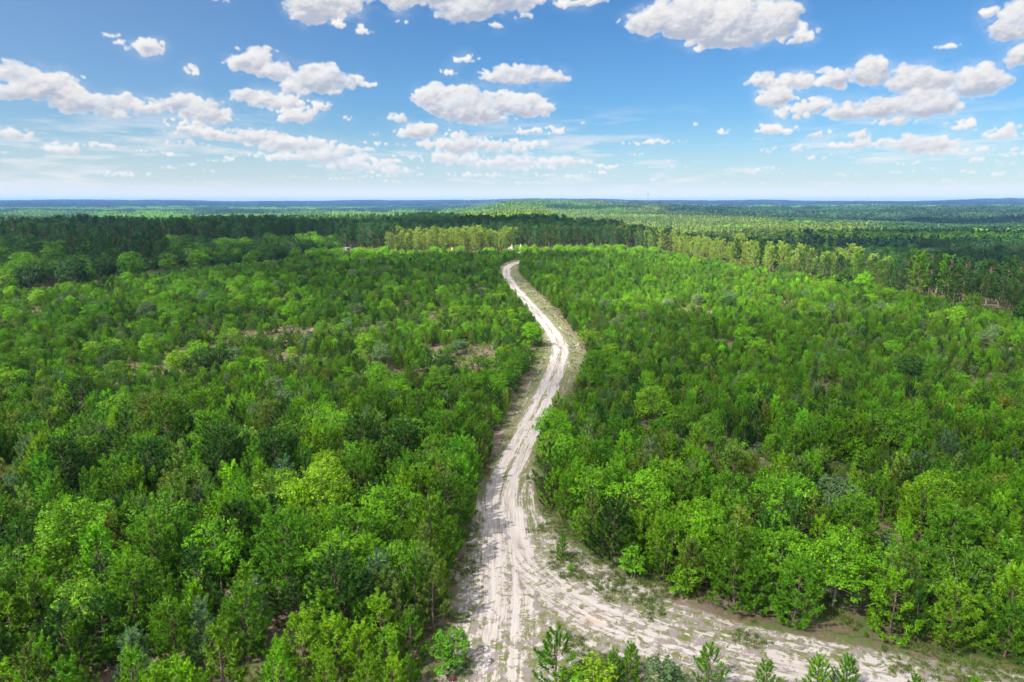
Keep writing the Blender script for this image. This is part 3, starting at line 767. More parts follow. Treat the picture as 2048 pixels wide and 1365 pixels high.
for x, y, s, tone in [(-4.6, 45.6, 1.0, 'mid green'), (-5.2, 41.2, 1.05, 'mid green'), (-9.5, 33.6, 1.1, 'dark green'), (-13.6, 37.4, 1.2, 'mid green'), (-14.2, 32.6, .85, 'mid green'),
                      (-20.6, 33.6, 1.0, 'blue-green'), (-17.2, 31.2, .85, 'blue-green'), (-21.8, 37.8, 1.1, 'mid green'), (-12.8, 55.5, 1.25, 'dark green'), (-19.4, 52.6, 1.2, 'dark green'),
                      (-11.8, 49.5, 1.05, 'dark green'), (-23.8, 52.8, 1.25, 'dark green'), (-28, 50., 1.2, 'dark green'), (-27, 58, 1.15, 'mid green'), (-14, 67, 1.1, 'mid green'), (-9.4, 66., 1.1, 'mid green'),
                      (-5.9, 60.5, 1.0, 'dark green'), (-3.9, 64.5, .9, 'mid green'), (12.2, 46.6, 1.0, 'dark green'), (15.5, 45.6, 1.0, 'mid green'), (13.6, 38.6, .95, 'dark green'), (22.8, 42.0, 1.0, 'mid green'),
                      (27.6, 39.5, 1.1, 'mid green'), (7.0, 52.3, 1.0, 'mid green'), (-33, 62, 1.2, 'mid green'), (-36, 52, 1.1, 'dark green')]:
    put(FULL, x, y, s * .80, tone if RNG.random() < .6 else 'mid green', sz=s * .92)
for x, y, h, tone, k in [(2.2, 29.9, 3.6, 'mid green', 5), (5.15, 30.6, 2.7, 'mid green', 4), (6.05, 30.6, 3.1, 'mid green', 4), (9.9, 30.2, 3.4, 'mid green', 5), (12.5, 29.4, 2.9, 'mid green', 3),
                      (15.1, 29.6, 3.2, 'bright green', 0), (16.5, 29.7, 3.0, 'mid green', 1), (19.6, 29.2, 2.2, 'mid green', 4), (13.6, 28.6, 2.2, 'mid green', 4), (3.4, 42.6, 1.7, 'mid green', 4), (5.3, 73.4, 3.1, 'mid green', 5),
                      (10.8, 28.8, 1.9, 'mid green', 4), (22.5, 29.0, 2.0, 'bright green', 3), (-10.6, 30.6, 3.6, 'yellow-green', 0), (-9.9, 32.2, 3.8, 'yellow-green', 1), (-8.7, 31.2, 3.4, 'yellow-green', 2), (-8.2, 33.0, 2.9, 'yellow-green', 3),
                      (-7.7, 30.6, 3.0, 'yellow-green', 0), (-6.9, 32.4, 3.5, 'yellow-green', 3), (-6.4, 30.8, 2.6, 'yellow-green', 1), (-7.2, 34.3, 3.7, 'olive', 3), (-6.2, 34.0, 3.4, 'olive', 5), (-12.0, 30.4, 2.5, 'bright green', 2),
                      (-5.4, 32.3, 2.7, 'mid green', 5), (-5.2, 30.3, 1.8, 'mid green', 4), (-9.2, 29.7, 2.3, 'yellow-green', 1), (-6.1, 29.4, 2.2, 'yellow-green', 2), (-7.1, 29.3, 2.4, 'yellow-green', 0), (-11.2, 28.9, 2.8, 'yellow-green', 1),
                      (-4.9, 36.2, 4.0, 'olive', 3), (-5.7, 38.7, 4.4, 'olive', 5), (8.8, 42.4, 3.4, 'yellow-green', 0), (7.9, 44.4, 4.2, 'olive', 2), (10.2, 40.2, 4.2, 'bright green', 3), (11.2, 39.0, 3.2, 'olive', 0), (13.3, 36.9, 4.3, 'mid green', 5),
                      (24.2, 33.6, 3.9, 'yellow-green', 2), (27.0, 33.2, 4.6, 'yellow-green', 0), (29.5, 33.4, 4.2, 'olive', 3), (21.2, 34.2, 3.9, 'bright green', 5), (22.0, 35.2, 4.3, 'olive', 1), (14.4, 36.4, 3.6, 'mid green', 4)]:
    p = put(YOUNG, x, y, h / 3.2 * ((.68 if x > 3 else .92) if x > 0 and y < 33 else 1), tone, hr=.5, v=k)
for x, y, s, tone in [(-3.3, 31.4, 1.05, 'mid green'), (7.4, 29.2, 1.05, 'grey-green'), (4.0, 29.0, 1.15, 'yellow-green'), (8.2, 28.6, .8, 'grey-green'), (3.1, 28.9, .9, 'bright green'), (7.9, 40.4, .9, 'bright green'), (3.9, 41.0, .28, 'bright green'), (10.6, 38.3, .9, 'bright green'), (-22.6, 98., 1.3, 'yellow-green'), (-62, 104, 1.3, 'yellow-green')]:
    put(BUSH, x, y, s, tone, hr=s * .8)

def scatter(xr, yr, n, fn, grid=None):
    if grid:
        (x0, x1), (y0, y1), g = grid
        X, Y = np.meshgrid(np.arange(x0, x1, g), np.arange(y0, y1, g)); X[::2] += g / 2
        xs = (X + RNG.uniform(-.42, .42, X.shape) * g).ravel(); ys = (Y + RNG.uniform(-.42, .42, X.shape) * g).ravel()
    else: xs = RNG.uniform(xr[0], xr[1], n); ys = RNG.uniform(yr[0], yr[1], n)
    m = np.abs(xs) < ys * .90 + 24
    xs, ys = xs[m], ys[m]
    P = np.stack([xs, ys], 1); ins = inside(P, CLEAR)
    dl, _, _ = seg_dist(P, EDGE_L); dr, _, _ = seg_dist(P, EDGE_R)
    ed = np.where(ins, -1, np.minimum(dl, dr))
    ds, sg, _ = seg_dist(P, STAND); st = -ds * sg       # > 0 beyond the tall stand
    z = ground_z(xs, ys)
    for i in range(len(xs)): fn(float(xs[i]), float(ys[i]), float(ed[i]), float(st[i]), float(z[i]))
LEFTW = np.array([(-150., 150.), (-117.0, 167.8), (-112.4, 205.), (-98.5, 234.3), (-86, 268), (-92, 300)])   # edge of the old wood on the left
def left_wood(x, y): return x < np.interp(y, LEFTW[:, 1], LEFTW[:, 0]) if y > 150 else False
def plantation(x, y, st): return st < -2 and y < 300 and not left_wood(x, y)
def litter(x, y): return -13.5 < x < 0 and y < 34.8
def f_large(x, y, ed, st, z):
    if ed < 1.2 or not plantation(x, y, st) or litter(x, y): return
    left = x < np.interp(y, MAIN[:, 1], MAIN[:, 0])
    cl = vnoise(x, y, 17.)
    if left: pr = .48 if y < 72 else (.40 if cl > .5 else .12)
    else: pr = .30 if ed < 5 and y < 130 else (.30 if cl > .62 else .07)
    if RNG.random() > pr: return
    q = RNG.random()
    if left and y < 78 and q < .42:
        s = RNG.uniform(.55, 1.0)
        if HH.near(x, y, 2.1 * s * .62): return
        put(FULL, x, y, s, pick(['mid green', 'dark green', 'olive', 'bright green'], [5, 2.5, 1.5, 1.5])); return
    s = RNG.uniform(.40, .88) if y < 80 else RNG.uniform(.38, .88)
    if HH.near(x, y, 2.35 * s * .62): return
    grey = (not left and vnoise(x, y, 30., 2) > .6 and 90 < y) or (left and vnoise(x, y, 30, 3) > .7)
    t = pick(['mid green', 'bright green', 'yellow-green', 'dark green', 'grey-green'], [4, 5, 1.3, 2.2, 4. if grey else .4])
    put(BROAD, x, y, s, t)
scatter((-230, 118), (18, 300), 6800, f_large)
def f_bush(x, y, ed, st, z):
    if ed < .5 or st > 6 or not plantation(x, y, min(st, -3)) or litter(x, y): return
    left = x < np.interp(y, MAIN[:, 1], MAIN[:, 0])
    if RNG.random() > (.55 if left else .30) * (1.6 if ed < 3 else 1): return
    if vnoise(x, y, 7., 5) < .30: return
    s = RNG.uniform(.35, 1.15)
    if HH.near(x, y, 1.15 * s * .62): return
    put(BUSH, x, y, s, pick(['mid green', 'bright green', 'yellow-green', 'dark green', 'grey-green'], [4, 5, 2.5 if left and 80 < y < 125 else .8, 1.5, 1.6]))
scatter((-230, 125), (18, 312), 13500, f_bush)
def f_young(x, y, ed, st, z):
    if ed < .5 or st > 3 or not plantation(x, y, min(st, -3)) or litter(x, y): return
    left = x < np.interp(y, MAIN[:, 1], MAIN[:, 0])
    gap = vnoise(x, y, 11., 1) * .4 + vnoise(x, y, 4., 4) * .6
    if gap < ((.46 if y > 85 else .32) if left else .33):
        if RNG.random() < .45 and not HB.near(x, y, .2):
            p = put(YOUNG, x, y, RNG.uniform(.10, .28), pick(['olive', 'mid green', 'yellow-green'], [2, 2, 1]), hr=.2, jit=.25); p.s *= 1.5
        return
    h = (.95 + 1.75 * RNG.random() ** .9) * (1.8 - .8 * float(sst((y - 45) / 45)))
    if y > 150 and vnoise(x, y, 40., 6) > .5: h *= 1.2
    r = .60 if not left else .66
    if HB.near(x, y, .34): return
    v = vnoise(x, y, 26., 7)
    t = pick(['mid green', 'bright green', 'yellow-green', 'olive', 'dark green', 'grey-green'], [5, 2.4, 2.0 if v > .5 and y < 90 else .5, 1.8 if v > .45 else .8, 2.2 if y > 60 else 1.2, .5])
    p = put(YOUNG, x, y, h / 3.2, t, hr=r, jit=.2); p.s *= RNG.uniform(.72, 1.12)
scatter(None, None, 0, f_young, grid=((-250, 124), (18, 306), 1.08))

def f_wood(x, y, ed, st, z):
    """older woods round the plantation, out to 560 m"""
    r = math.hypot(x, y)
    if plantation(x, y, st) or ed < 3 or y < 60 or r > 620: return
    if y < 300 and st < -2 and not left_wood(x, y): return
    if st > -2 and x > 30:                                  # right hand side
        if st < 36 or y < 120:
            if st < 2 and RNG.random() < .3:
                s = RNG.uniform(.7, 1.5)
                if HH.near(x, y, 1.3 * s): return
                put(BROAD, x, y, s, pick(['bright green', 'mid green', 'dark green', 'yellow-green'], [3, 4, 2, 1]), hr=1.3 * s); return
            if HH.near(x, y, 1.75) or vnoise(x, y, 14., 30) < .12: return
            lit = y > 215  # sunlit end of the stand: brightness put into paler leaf colour
            put(TALL, x, y, RNG.uniform(.55, .95) * (.8 + .4 * float(vnoise(x, y, 18., 31))), 'pale olive' if lit and RNG.random() < .85 else pick(['dark green', 'deep green', 'mid green'], [3, 3, 1]), hr=1.75)
            return
        if x < 95 and y < 420:
            k = 'dark'
        else:
            k = 'broad' if vnoise(x, y, 60., 8) + .35 * vnoise(x, y, 22., 9) > .62 else 'dark'
    elif left_wood(x, y) and y < 335 and x < -60:
        k = 'broad' if vnoise(x, y, 35., 10) < .88 else 'dark'
    elif -60 + 6 * vnoise(x, y, 9., 12) < x < -3 + 8 * vnoise(x, y, 9., 13) and 303 + 9 * vnoise(x, y, 8., 14) < y < 352: k = 'pale'
    elif y >= 296 and x > -60 and y < 345 and x < 70: k = 'edge' if y < 318 else 'dark'
    elif y < 318 and x > -95: k = 'edge'
    else: k = 'dark' if vnoise(x, y, 80., 11) < .72 else 'broad'
    if k == 'pale':
        if HH.near(x, y, 1.25): return
        if vnoise(x, y, 9., 33) < .18: return
        put(TALL, x, y, RNG.uniform(.68, 1.0) * (.82 + .3 * float(vnoise(x, y, 12., 32))), 'pale olive' if RNG.random() < .8 else 'olive', hr=1.25); PLANTS[-1].s *= 1.0  # sunlit look of this stand put into its leaf colour
    elif k == 'edge':
        s = RNG.uniform(.45, .95)
        if HH.near(x, y, 2.3 * s * .6): return
        put(BROAD, x, y, s, pick(['yellow-green', 'bright green', 'mid green'], [3, 3, 2]), hr=1.4 * s)
    elif k == 'broad':
        s = RNG.uniform(1.0, 1.95)
        if HH.near(x, y, 2.35 * s * .70): return
        put(BROAD, x, y, s, pick(['mid green', 'bright green', 'dark green', 'deep green', 'grey-green'], [3.0, .5, 6, 2.5, .5]), hr=2.35 * s * .70)
    else:
        if HH.near(x, y, 2.1): return
        put(TALL, x, y, RNG.uniform(.80, 1.05) * (.80 + .45 * float(vnoise(x, y, 45., 15))), pick(['deep green', 'blue-green', 'dark green'], [4, 1.3, 1.5]), hr=2.1)
scatter((-560, 560), (60, 620), 82000, f_wood)
zz = ground_z(np.array([p.x for p in PLANTS]), np.array([p.y for p in PLANTS]))
for p, z in zip(PLANTS, zz):
    p.z = float(z) - .03
    u, v, f = view(p.x, p.y, p.z + p.kind.H * p.sz * .55)
    u0, v0, _ = view(p.x, p.y, p.z + p.kind.H * p.sz)
    p.size = p.kind.R * p.s * FOCAL / f if (-20 < u < 2068 and v0 < 1365) else -1
print('plants', len(PLANTS), {k.name: sum(p.kind is k for p in PLANTS) for k in (YOUNG, FULL, BROAD, BUSH, TALL)})

# ------------------------------------------------------------------ single trees as things, the rest of each mass as one object
def tree_thing(p):
    root = link(bpy.data.objects.new(p.kind.name, None)); root.empty_display_size = .5
    root.location = (p.x, p.y, p.z); root.rotation_euler = (0, 0, p.yaw); root.scale = (p.s, p.s, p.sz)
    cm, tm = p.kind.meshes[p.v]
    c = link(bpy.data.objects.new('crown', cm), root); c['leaf_color'] = [float(v) for v in p.col]
    if tm: link(bpy.data.objects.new('trunk', tm), root)
    return root
def mass(name, items, sources, label):
    """items: x y z sx sz variant yaw colour; sources: list of lists of objects"""
    me = bpy.data.meshes.new(name); n = len(items)
    me.vertices.add(n); me.vertices.foreach_set('co', np.array([i[:3] for i in items], np.float32).ravel())
    def at(k, ty, arr, key):
        a = me.attributes.new(k, ty, 'POINT'); a.data.foreach_set(key, arr)
    at('variant', 'INT', np.array([i[5] for i in items], np.int32), 'value')
    at('turn', 'FLOAT', np.array([i[6] for i in items], np.float32), 'value')
    at('size3', 'FLOAT_VECTOR', np.array([(i[3], i[3], i[4]) for i in items], np.float32).ravel(), 'vector')
    at('leaf_color', 'FLOAT_COLOR', np.array([tuple(i[7]) + (1,) for i in items], np.float32).ravel(), 'color')
    o = link(bpy.data.objects.new(name, me)); props(o, label, kind='stuff')
    g = bpy.data.node_groups.new(name, 'GeometryNodeTree')
    g.interface.new_socket('Geometry', in_out='INPUT', socket_type='NodeSocketGeometry')
    g.interface.new_socket('Geometry', in_out='OUTPUT', socket_type='NodeSocketGeometry')
    N, L = g.nodes, g.links
    gi, go = N.new('NodeGroupInput'), N.new('NodeGroupOutput'); J = N.new('GeometryNodeJoinGeometry')
    def named(k, ty):
        q = N.new('GeometryNodeInputNamedAttribute'); q.data_type = ty; q.inputs[0].default_value = k; return q.outputs[0]
    var, turn, size3 = named('variant', 'INT'), named('turn', 'FLOAT'), named('size3', 'FLOAT_VECTOR')
    cx = N.new('ShaderNodeCombineXYZ'); L.new(turn, cx.inputs[2])
    for k, objs in enumerate(sources):
        cmp_ = N.new('FunctionNodeCompare'); cmp_.data_type = 'INT'; cmp_.operation = 'EQUAL'
        ii = [s for s in cmp_.inputs if s.type == 'INT']; L.new(var, ii[0]); ii[1].default_value = k
        jj = N.new('GeometryNodeJoinGeometry')
        for ob in objs:
            oi = N.new('GeometryNodeObjectInfo'); oi.inputs[0].default_value = ob; L.new(oi.outputs['Geometry'], jj.inputs[0])
        ip = N.new('GeometryNodeInstanceOnPoints'); L.new(gi.outputs[0], ip.inputs['Points']); L.new(cmp_.outputs[0], ip.inputs['Selection'])
        L.new(jj.outputs[0], ip.inputs['Instance']); L.new(cx.outputs[0], ip.inputs['Rotation']); L.new(size3, ip.inputs['Scale'])
        L.new(ip.outputs[0], J.inputs[0])
    L.new(J.outputs[0], go.inputs[0])
    md = o.modifiers.new('scatter', 'NODES'); md.node_group = g
    return o
SINGLES = []
MASS_LABEL = {'young_pine': 'dense planting of knee-high to head-high young pines covering the land either side of the track',
              'pine_tree': 'rounded full pines crowding the hollow left of the track', 'broadleaf_tree': 'bright and dull green broadleaf trees thick among and behind the pines',
              'leafy_bush': 'low leafy bushes filling the gaps between young pines', 'tall_pine': 'old pine woods with bare stems ringing the young plantation'}
MASS_NAME = {'young_pine': 'young_pine_mass', 'pine_tree': 'pine_tree_mass', 'broadleaf_tree': 'broadleaf_woodland', 'leafy_bush': 'undergrowth_bushes', 'tall_pine': 'pine_forest'}
for K in (YOUNG, FULL, BROAD, BUSH, TALL):
    ps = sorted([p for p in PLANTS if p.kind is K], key=lambda p: -p.size)
    own = [p for p in ps[:300] if p.size > 0]; rest = ps[len(own):]
    src = {}
    for p in own:
        r = tree_thing(p); SINGLES.append((r, p))
        src.setdefault(p.v, [c for c in r.children])
    if rest:
        mass(MASS_NAME[K.name], [(p.x, p.y, p.z, p.s, p.sz, p.v, p.yaw, p.col) for p in rest], [src.get(i, []) for i in range(len(K.meshes))], MASS_LABEL[K.name])

# ------------------------------------------------------------------ country beyond
def far_items():
    R2 = np.random.default_rng(77); near, pat = [], []
    # single crowns 560 - 1500 m
    sp = 6.0; n = 99000
    r = np.sqrt(R2.uniform(600 ** 2, 1500 ** 2, n)); b = R2.uniform(-.80, .80, n); a = np.arctan(b)
    a = R2.uniform(-.76, .76, n)
    x, y = r * np.sin(a), r * np.cos(a); z = ground_z(x, y)
    px, py, _ = view(x, y, z + 8)
    k1 = vnoise(x, y * 1.8, 150., 1); k2 = vnoise(x, y * 1.5, 60., 2)
    cell = {}
    for i in range(n):
        pine_pale = (620 < px[i] + 500 * (k1[i] - .5) + 220 * (k2[i] - .5) < 1600) and k1[i] < .74
        broad = k1[i] + .35 * k2[i] > .80 and not (pine_pale and k1[i] < .66)
        s = 2.1 if pine_pale else (4.1 if broad else 2.9)
        c = (int(x[i] // s), int(y[i] // s))
        if c in cell: continue
        if not broad and not pine_pale and (int(x[i] // 4.1) + int(y[i] // 4.1)) % 1: continue
        cell[c] = 1
        if pine_pale and R2.random() < .35: continue
        t = ('olive' if k2[i] > .35 else 'pale olive') if pine_pale else (('yellow-green' if k2[i] > .6 else 'bright green' if k2[i] > .3 else 'mid green') if broad else ('deep green' if k2[i] < .6 else 'blue-green'))
        j = 1 + R2.normal(0, .12)
        col = tuple(v * j * .82 + .010 for v in TONES[t])
        sc = R2.uniform(.8, 1.2)
        near.append((x[i], y[i], z[i] - .3, sc * (.72 if pine_pale else 1), sc, (2 + int(R2.integers(2))) if not broad else int(R2.integers(2)), R2.random() * 6.28, col))
    # closed forest 1500 m and on
    W = 46.
    rr = 1500.
    while rr < 10500:
        step = W if rr < 5000 else W * 1.5
        m = int(rr * 1.54 / step)
        for q in range(m):
            a = -.77 + 1.54 * (q + R2.random()) / m; r_ = rr + R2.uniform(-.4, .4) * step
            x_, y_ = r_ * math.sin(a), r_ * math.cos(a)
            k1 = float(vnoise(x_, y_, 420., 3)); k2 = float(vnoise(x_, y_, 130., 4))
            cb = abs(a + .01) < .24
            lf = ((a < -.10 or a > .22) and k1 < .62) or (rr > 3900 and abs(a) > .04)  # cloud shade on the far hills put into darker forest tones
            if lf: t, v = ('blue-green' if k2 > .62 else 'deep green'), (2 if k2 > .6 else 1)
            elif k1 > .60: t, v = ('bright green' if k2 > .5 else 'mid green'), 2
            elif k1 > .30 and cb: t, v = 'olive', 1
            elif k1 > .38: t, v = 'mid green', 0
            else: t, v = 'dark green', 1 if k2 > .5 else 0
            j = (1 + R2.normal(0, .10)) * (.6 if rr > 3900 else 1); s = step / W * (1.0 if rr < 5000 else 1.05)
            pat.append((x_, y_, gz(x_, y_) - 1.5, s, 1.0 + .9 * R2.random() ** 3, v, int(R2.integers(4)) * 1.5708 + R2.normal(0, .2), tuple(c * j * .72 + .012 for c in TONES[t])))
        rr += step * .92
    return near, pat
def first_of(spec, name, item, label):
    V, G, m = spec[0]
    o = link(bpy.data.objects.new(name, to_mesh(name, spec[0]))); o.location = item[:3]; o.rotation_euler = (0, 0, item[6]); o.scale = (item[3], item[3], item[4])
    o['leaf_color'] = [float(c) for c in item[7]]
    props(o, label, kind='stuff'); return o
NEAR, PAT = far_items()
def build_far(items, specs, base, label, names):
    srcs = []
    for k, sp_ in enumerate(specs):
        j = next(i for i, it in enumerate(items) if it[5] == k); it = items.pop(j)
        srcs.append([first_of(sp_, names[k], it, label)])
    mass(base, items, srcs, label)
build_far(NEAR, [far_tree(61, 11, 4.4, .2, 150, .85), far_tree(62, 12, 4.0, .2, 150, .85), far_tree(63, 12, 2.3, .3, 80, .75, True), far_tree(64, 13, 2.6, .3, 90, .75, True)],
          'distant_woods', 'continuous woods of pine and broadleaf crowns beyond the dark pine belt', ['distant_woodland', 'distant_woodland', 'distant_pinewood', 'distant_pinewood'])
build_far(PAT, [patch_mesh(71, kind='mix'), patch_mesh(72, kind='pine'), patch_mesh(73, kind='broad')],
          'horizon_forest', 'unbroken forest rolling to the hazy blue horizon', ['horizon_forest', 'horizon_forest', 'horizon_forest'])
print('far', len(NEAR), len(PAT))
def build_haze():
    m, T, o = new_mat('haze')
    v = T.new('ShaderNodeVolumePrincipled'); v.inputs['Color'].default_value = HAZE_COL + (1,); v.inputs['Density'].default_value = HAZE_DENS
    v.inputs['Anisotropy'].default_value = 0.0
    T.l.new(v.outputs[0], o.inputs['Volume'])
    h, z0, z1 = 12300., -60., 64.
    V = np.array([(x, y, z) for z in (z0, z1) for x, y in ((-h, -h), (h, -h), (h, h), (-h, h))])
    F = np.array([(0, 3, 2, 1), (4, 5, 6, 7), (0, 1, 5, 4), (1, 2, 6, 5), (2, 3, 7, 6), (3, 0, 4, 7)])
    me = mesh_np('haze', V, [(F, 0)], [m]); me.transform
    props(link(bpy.data.objects.new('haze', me)), 'thin blue haze lying over the far woods', kind='stuff')
HAZE_COL, HAZE_DENS = (.17, .37, .90), 9e-5
build_haze()

# ------------------------------------------------------------------ unseen clouds added overhead to shade the woods
def cloud_material(BLOCK):
    m, T, o = new_mat('shade_cloud_vapour')
    P = T.new('ShaderNodeTexCoord').outputs['Object']
    d = T.attr('thick').outputs['Fac']
    n = T.noise(P, .018, 5, .6)
    k = T.math('MULTIPLY', T.ramp(T.math('ADD', d, T.math('MULTIPLY', T.math('SUBTRACT', n, .5), .9)), .05, .55), BLOCK)
    df = T.new('ShaderNodeBsdfDiffuse', inp={'Color': (.9, .9, .9, 1)}); tl = T.new('ShaderNodeBsdfTranslucent', inp={'Color': (.85, .87, .9, 1)})
    mm = T.new('ShaderNodeMixShader', inp={0: .5}); T.l.new(df.outputs[0], mm.inputs[1]); T.l.new(tl.outputs[0], mm.inputs[2])
    tr = T.new('ShaderNodeBsdfTransparent')
    mx = T.new('ShaderNodeMixShader'); T.l.new(k, mx.inputs[0]); T.l.new(tr.outputs[0], mx.inputs[1]); T.l.new(mm.outputs[0], mx.inputs[2])
    T.l.new(mx.outputs[0], o.inputs[0]); return m
M_THIN, M_CLOUD = cloud_material(.31), cloud_material(.55)
def shade_cloud(cx, cy, rx, ry, seed, mat, alt=620.):
    """an unseen flat-based cumulus added so that its shade falls on the ground round (cx, cy)"""
    k = alt / SUN.z; x0, y0 = cx + SUN.x * k, cy + SUN.y * k
    na, nr = 72, 22
    rng = np.random.default_rng(seed); ph = rng.random(6) * 6.28
    A = np.linspace(0, 2 * math.pi, na, endpoint=False); F = np.linspace(0, 1, nr + 1)[1:]
    edge = 1 + .14 * np.sin(2 * A + ph[0]) + .10 * np.sin(3 * A + ph[1]) + .07 * np.sin(5 * A + ph[2]) + .05 * np.sin(9 * A + ph[3])
    f, a = np.meshgrid(F, A, indexing='ij')
    x = rx * f * edge * np.cos(a); y = ry * f * edge * np.sin(a)
    lump = .55 + .45 * np.abs(np.sin(x / 34 + ph[4]) * np.sin(y / 29 + ph[5])) + .25 * np.abs(np.sin(x / 13.) * np.sin(y / 15. + 1))
    top = 95 * np.sqrt(np.clip(1 - f ** 2, 0, 1)) * lump; bot = -10 * np.sqrt(np.clip(1 - f ** 2, 0, 1)) * (1 + .5 * np.sin(x / 20))
    V = [np.array([[0, 0, 85.]]), np.stack([x, y, top], -1).reshape(-1, 3), np.array([[0, 0, -11.]]), np.stack([x, y, bot], -1)[:-1].reshape(-1, 3)]
    n1 = nr * na; it = 1 + np.arange(n1).reshape(nr, na); ib = np.concatenate([2 + n1 + np.arange((nr - 1) * na).reshape(nr - 1, na), it[-1:]])
    nx = lambda i: np.roll(i, -1, 1)
    q = np.concatenate([np.stack([it[:-1], it[1:], nx(it)[1:], nx(it)[:-1]], -1).reshape(-1, 4), np.stack([ib[:-1], nx(ib)[:-1], nx(ib)[1:], ib[1:]], -1).reshape(-1, 4)])
    t = np.concatenate([np.stack([np.zeros(na, int), it[0], np.roll(it[0], -1)], -1), np.stack([np.full(na, 1 + n1), np.roll(ib[0], -1), ib[0]], -1)])
    th = np.concatenate([[1], (1 - f ** 2).ravel(), [1], (1 - f[:-1] ** 2).ravel()])
    me = mesh_np('shade_cloud', np.concatenate(V), [(q, 0), (t, 0)], [mat], dict(thick=th), smooth=True)
    o = link(bpy.data.objects.new('shade_cloud', me)); o.location = (x0, y0, alt)
    props(o, 'unseen cumulus added overhead to shade the woods', kind='structure')
for c in [(-40, 40, 135, 110, 1), (70, 70, 95, 85, 2), (-60, 190, 85, 95, 3), (-260, 425, 200, 85, 4), (-90, 430, 130, 72, 5), (95, 440, 150, 95, 6), (230, 330, 130, 150, 7), (125, 150, 40, 60, 8), (330, 560, 200, 90, 9), (-350, 620, 160, 60, 10), (-48, 225, 42, 50, 15), (-190, 262, 120, 78, 16), (330, 640, 230, 60, 11), (650, 1300, 420, 170, 12), (-650, 1250, 400, 160, 13), (120, 1750, 520, 170, 14)]:
    shade_cloud(*c, M_THIN if c[4] in (1, 2, 3, 8) else M_CLOUD)

# ------------------------------------------------------------------ small things
def box_mesh(name, boxes, mats):
    V, F, M = [], [], []
    for (cx, cy, cz, sx, sy, sz, mi) in boxes:
        b = len(V)
        V += [(cx + i * sx / 2, cy + j * sy / 2, cz + k * sz / 2) for k in (-1, 1) for i, j in ((-1, -1), (1, -1), (1, 1), (-1, 1))]
        F += [(b, b + 3, b + 2, b + 1), (b + 4, b + 5, b + 6, b + 7), (b, b + 1, b + 5, b + 4), (b + 1, b + 2, b + 6, b + 5), (b + 2, b + 3, b + 7, b + 6), (b + 3, b, b + 4, b + 7)]; M += [mi] * 6
    F = np.array(F); M = np.array(M)
    return mesh_np(name, np.array(V, float), [(F[M == m], m) for m in sorted(set(M))], mats)
def lathe(prof, n=20):
    V = [(r * math.cos(2 * math.pi * i / n), r * math.sin(2 * math.pi * i / n), z) for r, z in prof for i in range(n)]
    idx = np.arange(len(V)).reshape(len(prof), n); nx = np.roll(idx, -1, 1)
    return np.array(V), np.stack([idx[:-1], nx[:-1], nx[1:], idx[1:]], -1).reshape(-1, 4)
M_STEEL = plain_material('galvanised_steel', (.12, .125, .13), (.18, .185, .19))
M_WPOST = plain_material('weathered_white_plastic', (.55, .52, .50), (.70, .67, .64))
M_RED = plain_material('faded_maroon_plastic', (.07, .013, .022), (.15, .035, .05), 20)
M_GREYWOOD = plain_material('grey_board', (.18, .18, .19), (.30, .30, .31), 6)
def marker_post():
    x, y = -2.95, 30.05
    r = link(bpy.data.objects.new('marker_post', None)); r.location = (x, y, gz(x, y) + .04)
    props(r, 'pale marker post with a dark red domed cap in front of a small bush', 'marker post')
    V, F = lathe([(0, 0), (.055, 0), (.058, .2), (.055, .50), (0, .50)]); link(bpy.data.objects.new('post', mesh_np('post', V, [(F, 0)], [M_WPOST], smooth=True)), r)
    V, F = lathe([(.0, .46), (.09, .46), (.108, .50), (.11, .57), (.095, .64), (.065, .69), (.03, .715), (0, .72)]); link(bpy.data.objects.new('cap', mesh_np('cap', V, [(F, 0)], [M_RED], smooth=True)), r)
def cell_tower():
    R_ = 2900.; x = R_ * (1290 - 1024) / FOCAL * (CT - (402 - 682.5) / -FOCAL * -ST) / 1.0
    y = math.sqrt(R_ * R_ - 1); x = y * (1290 - 1024) / FOCAL / CT * .98
    r = link(bpy.data.objects.new('cell_tower', None)); g = gz(x, y); r.location = (x, y, g)
    props(r, 'thin grey telecom mast with antennas standing alone on the horizon', 'telecom mast')
    H = 24 + 33 - g
    parts = []
    for i in range(3):
        a = i * 2.0944; parts.append(tube([(1.1 * math.cos(a), 1.1 * math.sin(a), 0), (.75 * math.cos(a), .75 * math.sin(a), H)], [.22, .16], 5))
    n = int(H / 3)
    for k in range(n):
        for i in range(3):
            a, b = i * 2.0944, (i + 1) * 2.0944; q = 1.1 - .35 * k / n
            parts.append(tube([(q * math.cos(a), q * math.sin(a), k * 3.), (q * math.cos(b), q * math.sin(b), k * 3. + 3)], [.07, .07], 3))
    V, F = merge(parts); link(bpy.data.objects.new('mast', mesh_np('mast', V, [(F, 0)], [M_STEEL])), r)
    for zz_ in (H - 1.5, H - 7):
        b = []
        for i in range(9):
            a = i * .698; b.append((1.9 * math.cos(a), 1.9 * math.sin(a), zz_, .45, .45, 2.6, 0))
        b += [(0, 0, zz_ - .3, 3.6, .15, .15, 0), (0, 0, zz_ - .3 + .3, .15, 3.6, .15, 0)]
        link(bpy.data.objects.new('antenna', box_mesh('antenna', b, [M_STEEL])), r)
